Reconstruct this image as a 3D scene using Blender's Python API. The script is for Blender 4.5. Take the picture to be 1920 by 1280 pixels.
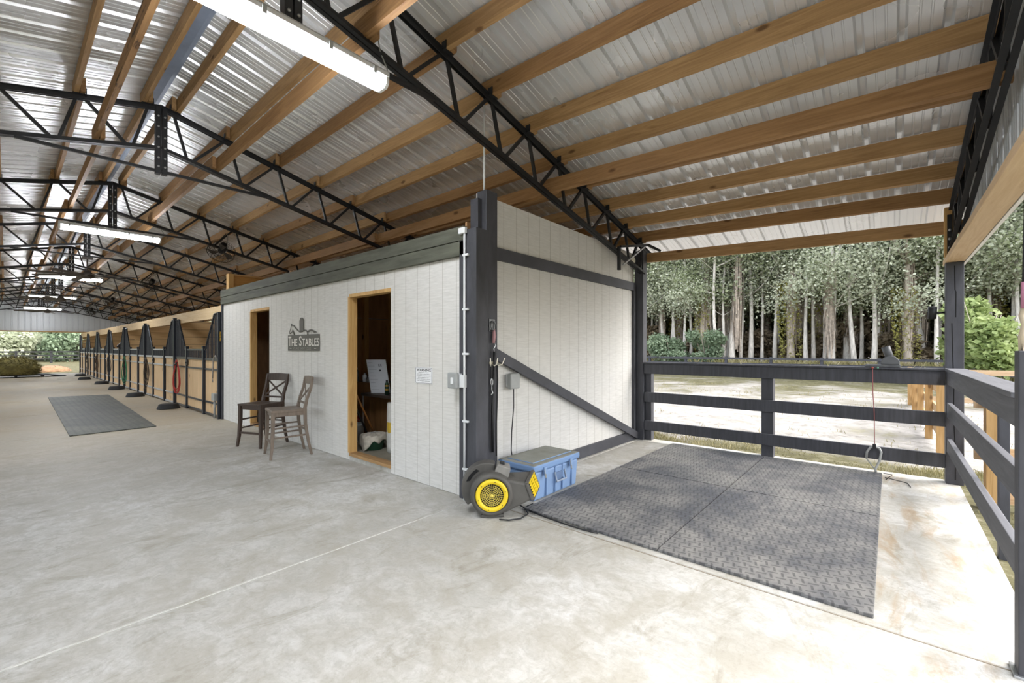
import bpy, bmesh, math, random
from mathutils import Vector, Matrix
R = math.radians
for o in list(bpy.data.objects): bpy.data.objects.remove(o, do_unlink=True)
scene = bpy.context.scene
col = scene.collection

# ---------------------------------------------------------------- camera
cd = bpy.data.cameras.new('camera'); cam = bpy.data.objects.new('camera', cd); col.objects.link(cam)
cd.sensor_width = 36; cd.lens = 819.7*36/1920; cd.shift_y = 13/1920; cd.clip_start = .02; cd.clip_end = 500
cam.location = (0, 0, 1.4); cam.rotation_euler = (R(90), 0, -math.atan2(.7568, .6537))
scene.camera = cam

# ---------------------------------------------------------------- sky, sun, exposure
w = bpy.data.worlds.new('sky'); scene.world = w; w.use_nodes = True
nt = w.node_tree; bg = nt.nodes['Background']
sky = nt.nodes.new('ShaderNodeTexSky'); sky.sky_type = 'NISHITA'; sky.sun_disc = False
sky.sun_elevation = R(48); sky.sun_rotation = R(150); sky.dust_density = 4; sky.air_density = 1.0; sky.ozone_density = 1
hs = nt.nodes.new('ShaderNodeHueSaturation'); hs.inputs['Saturation'].default_value = .38; hs.inputs['Value'].default_value = 1
nt.links.new(sky.outputs[0], hs.inputs['Color']); nt.links.new(hs.outputs[0], bg.inputs[0]); bg.inputs[1].default_value = .38
sd = bpy.data.lights.new('sun', 'SUN'); sun = bpy.data.objects.new('sun', sd); col.objects.link(sun)
sd.energy = .75; sd.angle = R(9); sd.color = (1, .96, .91)
sun.rotation_euler = Vector((-1.0, -.55, 1.45)).to_track_quat('Z', 'Y').to_euler()
sun.location = (0, -8, 12)
scene.view_settings.view_transform = 'Standard'; scene.view_settings.look = 'None'
scene.view_settings.gamma = 1; scene.view_settings.use_curve_mapping = False
scene.view_settings.exposure = 1.0
scene.cycles.use_denoising = True
scene.cycles.max_bounces = 8; scene.cycles.diffuse_bounces = 5; scene.cycles.transparent_max_bounces = 12
scene.cycles.sample_clamp_indirect = 8

# ---------------------------------------------------------------- materials
def lin(h):
    if isinstance(h, str):
        c = [int(h[i:i+2], 16)/255 for i in (0, 2, 4)]
    else: c = [v/255 for v in h]
    return tuple(((v+.055)/1.055)**2.4 if v > .04045 else v/12.92 for v in c) + (1,)
class N:
    def __init__(s, name):
        s.m = bpy.data.materials.new(name); s.m.use_nodes = True; s.t = s.m.node_tree
        s.b = s.t.nodes['Principled BSDF']
    def n(s, ty, ins=None, **kw):
        x = s.t.nodes.new(ty)
        for k, v in kw.items(): setattr(x, k, v)
        for k, v in (ins or {}).items(): s.put(x.inputs[k], v)
        return x
    def put(s, sock, v):
        if isinstance(v, bpy.types.NodeSocket): s.t.links.new(v, sock)
        else: sock.default_value = v
    def coord(s, rand=True):
        c = s.n('ShaderNodeTexCoord').outputs['Object']
        if not rand: return c
        r = s.n('ShaderNodeObjectInfo').outputs['Random']
        return s.n('ShaderNodeVectorMath', {0: c, 1: s.n('ShaderNodeMath', {0: r, 1: 37.0}, operation='MULTIPLY').outputs[0]}, operation='ADD').outputs[0]
    def scale(s, c, v): return s.n('ShaderNodeVectorMath', {0: c, 1: v}, operation='MULTIPLY').outputs[0]
    def noise(s, c, sc, det=3, rough=.55, dist=0):
        return s.n('ShaderNodeTexNoise', {'Vector': c, 'Scale': sc, 'Detail': det, 'Roughness': rough, 'Distortion': dist}).outputs['Fac']
    def ramp(s, f, stops, interp='LINEAR'):
        x = s.n('ShaderNodeValToRGB', {0: f}); e = x.color_ramp.elements; x.color_ramp.interpolation = interp
        while len(e) < len(stops): e.new(.5)
        for i, (p, c) in enumerate(stops):
            e[i].position = p; e[i].color = c if len(c) == 4 else lin(c)
        return x.outputs[0]
    def mix(s, f, a, b, mode='MIX'):
        x = s.n('ShaderNodeMix', {0: f}, data_type='RGBA', blend_type=mode)
        s.put(x.inputs[6], a); s.put(x.inputs[7], b); return x.outputs[2]
    def math(s, op, a, b=0.0, clamp=False):
        return s.n('ShaderNodeMath', {0: a, 1: b}, operation=op, use_clamp=clamp).outputs[0]
    def bump(s, h, st=.3, d=.01):
        s.put(s.b.inputs['Normal'], s.n('ShaderNodeBump', {'Height': h, 'Strength': st, 'Distance': d}).outputs[0])
    def fin(s, colr, rough=.6, metal=0, spec=.5):
        s.put(s.b.inputs['Base Color'], colr); s.put(s.b.inputs['Roughness'], rough); s.put(s.b.inputs['Metallic'], metal)
        s.b.inputs['Specular IOR Level'].default_value = spec
        return s.m
MATS = {}
def mat(name, c, rough=.6, metal=0., var=.12, sc=6, bump=0., stretch=(1, 1, 1), spec=.5):
    if name in MATS: return MATS[name]
    s = N(name); co = s.scale(s.coord(), stretch); f = s.noise(co, sc, 4)
    a = lin(c); lo = tuple(v*(1-var) for v in a[:3])+(1,); hi = tuple(min(1, v*(1+var)) for v in a[:3])+(1,)
    if bump: s.bump(s.noise(co, sc*6, 4), bump, .004)
    MATS[name] = s.fin(s.ramp(f, [(.3, lo), (.7, hi)]), rough, metal, spec); return MATS[name]
def wood(name, c1, c2, axis, knots=True, rough=.65, fine=1.0, stain=None):
    """sawn timber, grain along one object axis"""
    s = N(name); co = s.coord()
    v = [14*fine]*3; v[axis] = .9
    g = s.noise(s.scale(co, tuple(v)), 2.2, 5, .6, 1.2)
    v2 = [60*fine]*3; v2[axis] = 2
    g2 = s.noise(s.scale(co, tuple(v2)), 2, 2)
    big = s.noise(co, .9, 2)
    c = s.ramp(g, [(.3, c1), (.68, c2)])
    dk = tuple(x*.72 for x in lin(c1)[:3])+(1,)
    c = s.mix(s.math('MULTIPLY', g2, .35), c, dk)
    c = s.mix(s.ramp(big, [(.35, (0, 0, 0, 1)), (.75, (.45, .45, .45, 1))]), c, lin(c2))
    if knots:
        vk = [5.]*3; vk[axis] = 2.2
        vo = s.n('ShaderNodeTexVoronoi', {'Vector': s.scale(co, tuple(vk)), 'Scale': 1.0, 'Randomness': 1.0}).outputs['Distance']
        k = s.ramp(vo, [(.07, (1, 1, 1, 1)), (.13, (0, 0, 0, 1))])
        c = s.mix(s.math('MULTIPLY', k, .75), c, lin('4A2C14'))
    if stain:
        st = s.ramp(s.noise(s.scale(co, (6, .8, 6)), 1.3, 5, .7), [(.54, (0, 0, 0, 1)), (.6, (1, 1, 1, 1))])
        c = s.mix(st, c, lin(stain))
    s.bump(g2, .15, .003)
    MATS[name] = s.fin(c, rough, 0, .3); return MATS[name]
def emit(name, c, st):
    s = N(name); s.b.inputs['Emission Color'].default_value = lin(c); s.b.inputs['Emission Strength'].default_value = st
    MATS[name] = s.fin(lin(c), .4); return MATS[name]
def glass(name, c, al=.35, rough=.15):
    s = N(name); s.b.inputs['Transmission Weight'].default_value = .7; s.b.inputs['Alpha'].default_value = 1
    MATS[name] = s.fin(lin(c), rough); return MATS[name]

# ---------------------------------------------------------------- mesh builder
class MB:
    def __init__(s): s.v = []; s.f = []; s.sm = []
    def quad(s, a, b, c, d):
        n = len(s.v); s.v += [tuple(a), tuple(b), tuple(c), tuple(d)]; s.f.append((n, n+1, n+2, n+3)); s.sm.append(False); return s
    def poly(s, pts, f, sm=False):
        n = len(s.v); s.v += [tuple(p) for p in pts]; s.f += [tuple(n+i for i in q) for q in f]; s.sm += [sm]*len(f); return s
    def box(s, x0, x1, y0, y1, z0, z1):
        P = [(x, y, z) for z in (z0, z1) for x, y in ((x0, y0), (x1, y0), (x1, y1), (x0, y1))]
        return s.poly(P, [(3, 2, 1, 0), (4, 5, 6, 7), (0, 1, 5, 4), (1, 2, 6, 5), (2, 3, 7, 6), (3, 0, 4, 7)])
    def bar(s, p, q, w, h, up=(0, 0, 1)):
        p, q = Vector(p), Vector(q); d = (q-p).normalized(); u = Vector(up)
        if abs(d.dot(u)) > .99: u = Vector((1, 0, 0))
        a = d.cross(u).normalized()*w/2; b = a.cross(d).normalized()*h/2
        P = [p-a-b, p+a-b, p+a+b, p-a+b, q-a-b, q+a-b, q+a+b, q-a+b]
        return s.poly(P, [(0, 1, 2, 3), (7, 6, 5, 4), (0, 4, 5, 1), (1, 5, 6, 2), (2, 6, 7, 3), (3, 7, 4, 0)])
    def tube(s, pts, r, n=8, cap=True, closed=False):
        pts = [Vector(p) for p in pts]; m = len(pts); rs = r if isinstance(r, (list, tuple)) else [r]*m
        V = []; prev = None
        for i, p in enumerate(pts):
            if closed: d = pts[(i+1) % m]-pts[i-1]
            else: d = pts[min(i+1, m-1)]-pts[max(i-1, 0)]
            d.normalize()
            if prev is None:
                u = Vector((0, 0, 1)) if abs(d.z) < .9 else Vector((1, 0, 0)); a = d.cross(u).normalized()
            else:
                a = (prev-d*prev.dot(d)).normalized()
            prev = a; b = d.cross(a)
            for k in range(n):
                t = 2*math.pi*k/n; V.append(p+(a*math.cos(t)+b*math.sin(t))*rs[i])
        F = []
        for i in range(m if closed else m-1):
            j = (i+1) % m
            for k in range(n): F.append((i*n+k, i*n+(k+1) % n, j*n+(k+1) % n, j*n+k))
        s.poly(V, F, True)
        if cap and not closed:
            b0 = len(s.v)-len(V)
            s.f += [tuple(b0+k for k in reversed(range(n))), tuple(b0+(m-1)*n+k for k in range(n))]; s.sm += [False, False]
        return s
    def cyl(s, p, q, r, n=16, r2=None):
        return s.tube([p, q], [r, r if r2 is None else r2], n)
    def lathe(s, prof, c=(0, 0, 0), axis='z', n=24, sm=True):
        V = []; m = len(prof)
        for r, h in prof:
            for k in range(n):
                t = 2*math.pi*k/n; a, b = r*math.cos(t), r*math.sin(t)
                p = {'z': (a, b, h), 'y': (a, h, b), 'x': (h, a, b)}[axis]
                V.append((p[0]+c[0], p[1]+c[1], p[2]+c[2]))
        F = [(i*n+k, i*n+(k+1) % n, (i+1)*n+(k+1) % n, (i+1)*n+k) for i in range(m-1) for k in range(n)]
        if axis == 'y': F = [tuple(reversed(f)) for f in F]
        return s.poly(V, F, sm)
    def prism(s, pts, ax, a, b):
        """polygon pts in the plane across axis ax (0 x,1 y,2 z), from a to b"""
        def P(u, v, h): return {0: (h, u, v), 1: (u, h, v), 2: (u, v, h)}[ax]
        n = len(pts); V = [P(u, v, a) for u, v in pts]+[P(u, v, b) for u, v in pts]
        return s.poly(V, [tuple(reversed(range(n))), tuple(range(n, 2*n))]+[(i, (i+1) % n, n+(i+1) % n, n+i) for i in range(n)])
    def blob(s, c, r, sub=2, jit=0., seed=0):
        bm = bmesh.new(); bmesh.ops.create_icosphere(bm, subdivisions=sub, radius=1)
        rr = random.Random(seed); r = r if isinstance(r, (tuple, list)) else (r, r, r)
        V = []
        for v in bm.verts:
            k = 1+rr.uniform(-jit, jit); V.append((c[0]+v.co.x*r[0]*k, c[1]+v.co.y*r[1]*k, c[2]+v.co.z*r[2]*k))
        F = [tuple(v.index for v in f.verts) for f in bm.faces]; bm.free()
        return s.poly(V, F, True)
    def mesh(s, name, off=(0, 0, 0)):
        me = bpy.data.meshes.new(name)
        me.from_pydata([(v[0]-off[0], v[1]-off[1], v[2]-off[2]) for v in s.v], [], s.f)
        me.polygons.foreach_set('use_smooth', s.sm); me.update()
        if len(s.f) < 20000:
            bm = bmesh.new(); bm.from_mesh(me); bmesh.ops.recalc_face_normals(bm, faces=bm.faces); bm.to_mesh(me); bm.free()
        return me
def wpos(o):
    v = Vector((0, 0, 0))
    while o: v += o.location; o = o.parent
    return v
def obj(name, mb, m, parent=None, bevel=0, loc=None, local=False, label=None):
    """one mesh object; a child's vertices are given in world space unless local"""
    if parent is not None and not local: off = wpos(parent)
    elif loc is not None and not local: off = Vector(loc)
    else: off = Vector((0, 0, 0))
    me = mb.mesh(name, off) if isinstance(mb, MB) else mb
    for x in (m if isinstance(m, (list, tuple)) else [m]):
        if x.name not in me.materials: me.materials.append(x)
    o = bpy.data.objects.new(name, me); col.objects.link(o)
    if parent is not None: o.parent = parent
    elif loc is not None: o.location = loc
    if bevel:
        b = o.modifiers.new('bevel', 'BEVEL'); b.width = bevel; b.segments = 2; b.limit_method = 'ANGLE'
    if label: o['label'] = label
    return o
def tag(o, label, cat, group=None, kind=None):
    o['label'] = label; o['category'] = cat
    if group: o['group'] = group
    if kind: o['kind'] = kind
    return o
def thing(name, label, cat, loc=(0, 0, 0), rz=0, group=None):
    o = bpy.data.objects.new(name, None); o.empty_display_size = .1; col.objects.link(o)
    o.location = loc; o.rotation_euler = (0, 0, rz); return tag(o, label, cat, group)
def struct(name, mb, m, bevel=0, label=None):
    o = obj(name, mb, m, bevel=bevel); o['kind'] = 'structure'
    if label: o['label'] = label
    return o
def copy_tree(o, parent=None):
    c = o.copy(); col.objects.link(c)
    if parent is not None: c.parent = parent
    for ch in [x for x in bpy.data.objects if x.parent == o]: copy_tree(ch, c)
    return c
ORD = ['nearest', 'second', 'third', 'fourth', 'fifth', 'sixth', 'seventh', 'eighth', 'ninth', 'tenth', 'eleventh', 'twelfth']

# palette
PINE_Y = wood('pine_lengthwise', '8C6A44', 'BC986A', 1)
PINE_YD = wood('pine_weathered_lengthwise', '7C5B3A', 'A98358', 1)
PINE_ST = wood('pine_stained_lengthwise', '7C5B3A', 'A98358', 1, stain='2A1D12')
PINE_X = wood('pine_crosswise', 'B08350', 'D3AC76', 0)
PINE_Z = wood('pine_upright', 'B58A50', 'D8B276', 2)
PINE_NEW = wood('fence_pine_upright', 'A07C4C', 'C6A270', 2)
PINE_NEWX = wood('fence_pine_crosswise', 'A08058', 'C4A680', 0)
PINE_NEWY = wood('fence_pine_lengthwise', 'AF9270', 'CDB494', 1)
PLY = wood('plywood', '9A7450', 'BC946A', 2, knots=False, fine=.3)
BLK = mat('black_steel', '222325', .5, .2, .15, 8)
BLKWOOD = mat('charcoal_painted_wood', '424349', .62, 0, .25, 3, .35, (1, 12, 1))
BLKWOODZ = mat('charcoal_painted_post', '3F4046', .6, 0, .3, 3, .5, (3, 3, 1))
GRNGREY = mat('weathered_grey_green_boards', '55574C', .8, 0, .35, 2.5, .6, (6, .7, 6))
GALV = mat('galvanised_steel', 'B4B6B8', .35, .8, .1, 20)
WHITEPL = mat('white_plastic', 'DDE0E2', .4, 0, .04, 5)
GREYPL = mat('grey_plastic', '9A9D9C', .45, 0, .08, 8)
RUB = mat('black_rubber', '1E1F20', .75, 0, .25, 12, .3)
# ================================================================ ground and slab
def ground_mat():
    s = N('sand_and_grass'); c = s.coord(False)
    n1 = s.noise(c, .55, 6, .65, .6); n2 = s.noise(c, 5, 5, .7); n3 = s.noise(s.scale(c, (1, .35, 1)), .35, 4, .6)
    sand = s.ramp(n2, [(.3, '75726C'), (.6, 'A09D98')])
    grass = s.ramp(n2, [(.3, '46442F'), (.55, '625F48'), (.75, '8A8674')])
    X = s.n('ShaderNodeSeparateXYZ', {0: c}).outputs[0]
    base = s.ramp(s.n('ShaderNodeMapRange', {0: X, 1: 6.0, 2: 36.0}).outputs[0], [(0, (.8,)*3+(1,)), (.045, (.62,)*3+(1,)), (.07, (.30,)*3+(1,)), (.25, (.33,)*3+(1,)), (.4, (.52,)*3+(1,)), (.75, (.75,)*3+(1,))])
    k = s.math('ADD', s.math('MULTIPLY', s.math('ADD', n1, s.math('MULTIPLY', n2, .5)), 1.0), base)
    f = s.ramp(k, [(1.12, (0, 0, 0, 1)), (1.0, (0, 0, 0, 1))])
    f = s.n('ShaderNodeMapRange', {0: k, 1: 1.16, 2: 1.36}).outputs[0]
    colr = s.mix(f, sand, grass)
    fl = s.ramp(s.noise(c, 22, 3, .7), [(.66, (0, 0, 0, 1)), (.72, (1, 1, 1, 1))])
    colr = s.mix(s.math('MULTIPLY', fl, .6), colr, lin('4C4436'))
    s.bump(n2, .6, .03); return s.fin(colr, .9, 0, .1)
GROUND = ground_mat()
mb = MB()
def gz(x, y):
    return -.10 + .03*math.sin(x*1.3+y*.7)*math.cos(y*.9) + .02*math.sin(3.1*x+1.7*y)
xs = [-80, -40, -20, -8, -5] + [-4+i*1.5 for i in range(8)] + [8+i*.8 for i in range(30)] + [33, 40, 60, 90]
ys = [-60, -30, -15, -8] + [-6+i for i in range(24)] + [20, 25, 30, 35] + [37+i*2 for i in range(10)] + [60, 70, 85, 110, 160]
V = [(x, y, gz(x, y)) for x in xs for y in ys]; m = len(ys)
mb.poly(V, [(i*m+j, (i+1)*m+j, (i+1)*m+j+1, i*m+j+1) for i in range(len(xs)-1) for j in range(m-1)], True)
struct('ground', mb, GROUND)

def concrete():
    s = N('stained_concrete'); c = s.coord(False)
    n1 = s.noise(c, .55, 5, .6, .5); n2 = s.noise(c, 3.2, 6, .7, .4); n3 = s.noise(c, 40, 3, .7); n4 = s.noise(s.scale(c, (1, 2.2, 1)), 1.3, 6, .75, 1.5)
    a = s.ramp(n1, [(.3, 'A6A49C'), (.5, 'BDBCB7'), (.7, 'CECECC')])
    n5 = s.noise(s.scale(c, (1.6, 1, 1)), 9, 6, .75, .8); a = s.mix(s.ramp(n5, [(.38, (.5,)*3+(1,)), (.56, (0, 0, 0, 1))]), a, lin('9A988F')); a = s.mix(s.ramp(n5, [(.56, (0, 0, 0, 1)), (.76, (.15,)*3+(1,))]), a, lin('DADAD8'))
    a = s.mix(s.ramp(n2, [(.40, (.7,)*3+(1,)), (.58, (0, 0, 0, 1))]), a, lin('A09C90'))
    a = s.mix(s.ramp(n4, [(.54, (0, 0, 0, 1)), (.70, (.75,)*3+(1,))]), a, lin('8A8576'))
    a = s.mix(s.math('MULTIPLY', s.ramp(n3, [(.5, (0, 0, 0, 1)), (.8, (1, 1, 1, 1))]), .3), a, lin('7E786C'))
    sx = s.n('ShaderNodeSeparateXYZ', {0: c}); X, Y = sx.outputs[0], sx.outputs[1]
    # tan dust down the aisle
    far = s.n('ShaderNodeMapRange', {0: Y, 1: 5.5, 2: 11.0}).outputs[0]
    a = s.mix(s.math('MULTIPLY', s.math('MULTIPLY', far, n1), 1.35, True), a, lin('A8987A'))
    # ochre drip stains beside the mats
    dr = s.math('MULTIPLY', s.ramp(s.noise(s.scale(c, (.8, 3, 1)), 1.6, 5, .65, 1.0), [(.52, (0, 0, 0, 1)), (.68, (1, 1, 1, 1))]), s.n('ShaderNodeMapRange', {0: Y, 1: .25, 2: 0.02}).outputs[0])
    a = s.mix(s.math('MULTIPLY', dr, .55), a, lin('9C8058'))
    # damp spot near the camera
    d = s.n('ShaderNodeVectorMath', {0: c, 1: (1.02, 1.31, 0)}, operation='DISTANCE').outputs['Value']
    d = s.math('ADD', d, s.math('MULTIPLY', s.noise(c, 6, 4), .12))
    a = s.mix(s.n('ShaderNodeMapRange', {0: d, 1: .155, 2: .145}).outputs[0], a, lin('8F8674'))
    s.bump(s.math('ADD', n3, s.math('MULTIPLY', n2, 2.0)), .12, .004)
    return s.fin(a, s.ramp(n2, [(.3, (.5,)*3+(1,)), (.7, (.75,)*3+(1,))]), 0, .35)
CONC = concrete()
# slab as bays of concrete separated by tooled joints
mb = MB()
XJ = [-4.3, 2.86, 6.56]; YJ = [-.55, 2.92, 6.47, 10.0, 13.55, 17.1, 20.65, 24.2, 27.75, 31.3, 35.3]
g = .005
for i in range(2):
    for j in range(len(YJ)-1):
        x0, x1 = XJ[i], XJ[i+1]; y0, y1 = YJ[j], YJ[j+1]
        a, b, c_, d = x0+g, x1-g, y0+g, y1-g; e = .006
        z = 0; V = [(a+e, c_+e, z), (b-e, c_+e, z), (b-e, d-e, z), (a+e, d-e, z), (a, c_, -e), (b, c_, -e), (b, d, -e), (a, d, -e), (a, c_, -.14), (b, c_, -.14), (b, d, -.14), (a, d, -.14)]
        mb.poly(V, [(0, 1, 2, 3), (0, 4, 5, 1), (1, 5, 6, 2), (2, 6, 7, 3), (3, 7, 4, 0), (4, 8, 9, 5), (5, 9, 10, 6), (6, 10, 11, 7), (7, 11, 8, 4)])
mb.box(-4.29, 6.55, -.54, 35.28, -.16, -.012)
struct('floor', mb, CONC)
mb = MB()
for y in YJ[1:-1]: mb.box(-4.28, 6.55, y-.003, y+.003, -.01, -.0012)
struct('trim_20', mb, mat('pale_joint_filler', 'CFCEC8', .8, 0, .15, 20))
struct('trim_21', MB().box(2.8565, 2.8635, -.54, 2.9, -.01, -.0015), mat('tan_joint_filler', '8C8272', .8, 0, .1, 20))

# ================================================================ roof
RX, RZ, SL = 1.18, 4.19, .242
def zc(x): return RZ-SL*abs(x-RX)           # top chord
def zb(x): return 3.73-.224*abs(x-RX)       # bottom chord
def zr(x): return zc(x)+.185
def dz(y): return -.13*max(0, 2.87-y)/3.37      # the nearest bay drops a little toward the gable
TY = [-.50]+[2.87+3.55*i for i in range(9)]+[34.9]
def metal(name, c, rough, metallic):
    s = N(name); co = s.coord(False)
    n = s.noise(s.scale(co, (.5, 2.5, 1)), 1.5, 5, .6); n2 = s.noise(co, 1.2, 3)
    a = s.mix(n, lin(c), tuple(v*.93 for v in lin(c)[:3])+(1,))
    return s.fin(a, s.ramp(n2, [(.3, (rough-.03,)*3+(1,)), (.7, (rough+.04,)*3+(1,))]), metallic, .5)
ROOF = metal('galvalume_roof_panels', 'E4E6E8', .27, .45)
SIDING = metal('galvalume_wall_panels', 'CBCFD1', .42, .35)
PROF = [(0, 0), (.014, .028), (.044, .028), (.058, 0), (.104, 0), (.108, .004), (.116, .004), (.120, 0), (.162, 0), (.166, .004), (.174, .004), (.178, 0)]
PITCH = .2286
def corrugated(u0, u1, P, v0, v1, k=1.0):
    mb = MB(); st = []; i = 0
    while u0+i*PITCH < u1:
        st += [(u0+i*PITCH+u, h*k) for u, h in PROF if u0+i*PITCH+u < u1]; i += 1
    st.append((u1, 0)); V = []
    for u, h in st: V += [P(u, v0(u), h), P(u, v1(u), h)]
    mb.poly(V, [(2*i, 2*i+1, 2*i+3, 2*i+2) for i in range(len(st)-1)]); return mb
nrm = math.hypot(1, SL)
struct('ceiling', corrugated(-.78, 35.35, lambda u, v, h: (v+h*SL/nrm, u, zr(v)+h/nrm+dz(u)), lambda u: RX, lambda u: 7.05), ROOF)
struct('ceiling', corrugated(-.78, 35.35, lambda u, v, h: (v-h*SL/nrm, u, zr(v)+h/nrm+dz(u)), lambda u: RX, lambda u: 2*RX-7.05), ROOF)
struct('trim_1', MB().poly([(RX-.11, -.75, zr(RX-.11)-.004), (RX, -.75, zr(RX)-.012), (RX+.03, -.75, zr(RX+.03)-.012), (RX-.11, 35.3, zr(RX-.11)-.004), (RX, 35.3, zr(RX)-.012), (RX+.03, 35.3, zr(RX+.03)-.012)], [(0, 1, 4, 3), (1, 2, 5, 4)]), mat('blue_grey_flashing', '8E9BB0', .5, .1, .15, 3))
# gable siding, near and far, above the headers
struct('wall_near', corrugated(-4.4, 6.7, lambda u, v, h: (u, -.60-h, v), lambda u: 2.33, lambda u: zr(u)-.14), SIDING)
struct('wall_far', corrugated(-4.4, 6.7, lambda u, v, h: (u, 35.12+h, v), lambda u: 2.33, lambda u: zr(u)-.005), SIDING)
for nm, y0, y1, m in (('trim_2', -.58, -.435, wood('pine_header_crosswise', 'C2A178', 'DDC3A0', 0)), ('trim_3', 34.98, 35.10, PINE_X)):
    struct(nm, MB().box(-4.35, 6.62, y0, y1, 2.29, 2.345), m, .003)
struct('trim_4', MB().box(-4.4, 6.68, -.605, -.583, 2.285, 2.34), mat('white_drip_edge', 'E3E3E0', .4, .1, .03))

# purlins: one board per bay and line, lapped over the trusses
PX = [1.31, 1.86, 2.45, 3.01, 3.57, 4.13, 4.68, 5.25, 5.78, 6.25]
def board(x, y0, y1, z, hgt=.14, th=.04, tilt=0, drop=False):
    a = MB()
    V = [(x-th/2, y, z+tilt*th/2+k) if s < 0 else (x+th/2, y, z-tilt*th/2+k) for y in (y0, y1) for s, k in ((-1, 0), (1, 0), (1, hgt), (-1, hgt))]
    a.poly(V, [(0, 1, 2, 3), (7, 6, 5, 4), (0, 4, 5, 1), (1, 5, 6, 2), (2, 6, 7, 3), (3, 7, 4, 0)])
    if drop: a.v = [(p[0], p[1], p[2]+(dz(p[1]-.56)-dz(-.56))) for p in a.v]
    return a
cache = {}
def purlin(x, k, right, line, low=False):
    y0 = TY[k]-.1 if k else -.56; y1 = TY[k+1]+.1
    if k == 9: y1 = 35.1
    sh = (.024 if k % 2 else -.024)*(1 if right else -1)
    X = x+sh; z = ((zb(X)+.018) if low else (zc(X)+.03))+(dz(-.56) if k == 0 else 0)
    key = (round(y1-y0, 2), k == 0, right, low, 'st' if (low and x < 1 and k in (0, 1)) else '')
    m = PINE_ST if key[4] else (PINE_Y if (line+k) % 3 else PINE_YD)
    if low: m = PINE_ST if key[4] else PINE_YD
    if key+(m.name,) not in cache:
        b = board(0, 0, y1-y0, 0, tilt=(SL if right else -SL)*.9, drop=(k == 0)); me = b.mesh('purlin'); me.materials.append(m); cache[key+(m.name,)] = me
    o = bpy.data.objects.new('purlin' if not low else 'bracing_board', cache[key+(m.name,)]); col.objects.link(o); o.location = (X, y0, z)
    return o
BAYN = ['bay nearest the camera', 'second bay from the camera', 'third bay from the camera', 'fourth bay from the camera', 'fifth bay from the camera', 'sixth bay from the camera', 'seventh bay from the camera', 'eighth bay from the camera', 'ninth bay from the camera', 'last bay before the far gable']
LN = ['first', 'second', 'third', 'fourth', 'fifth', 'sixth', 'seventh', 'eighth', 'ninth', 'tenth']
for i, x in enumerate(PX):
    for k in range(10):
        tag(purlin(x, k, True, i), 'pine purlin, %s right of the ridge, %s' % (LN[i], BAYN[k]), 'roof beam', 'pine purlins under the right roof slope')
for i, x in enumerate(PX[:4]):
    for k in range(10):
        tag(purlin(2*RX-x, k, False, i), 'pine purlin, %s left of the ridge, %s' % (LN[i], BAYN[k]), 'roof beam', 'pine purlins under the left roof slope')
for x, nm in ((.65, 'left of the ridge plates'), (1.71, 'just right of the ridge plates'), (3.96, 'above the white office and wash bay')):
    for k in range(10):
        tag(purlin(x, k, x > RX, 0, True), 'low pine brace %s, %s' % (nm, BAYN[k]), 'roof beam', 'bracing boards on the lower chords')
# eave boards
for k in range(10):
    y0, y1 = (TY[k] if k else -.62), (TY[k+1] if k < 9 else 35.1)
    eb = MB().box(0, .04, 0, y1-y0-.004, 0, .14); eb.v = [(p[0], p[1], p[2]+dz(p[1]+y0)) for p in eb.v]
    tag(obj('eave_board', eb, PINE_Y, loc=(6.50, y0, 2.735), local=True, bevel=.002), 'pine board along the right eave, ' + BAYN[k], 'roof beam', 'eave boards along the right side')

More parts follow.
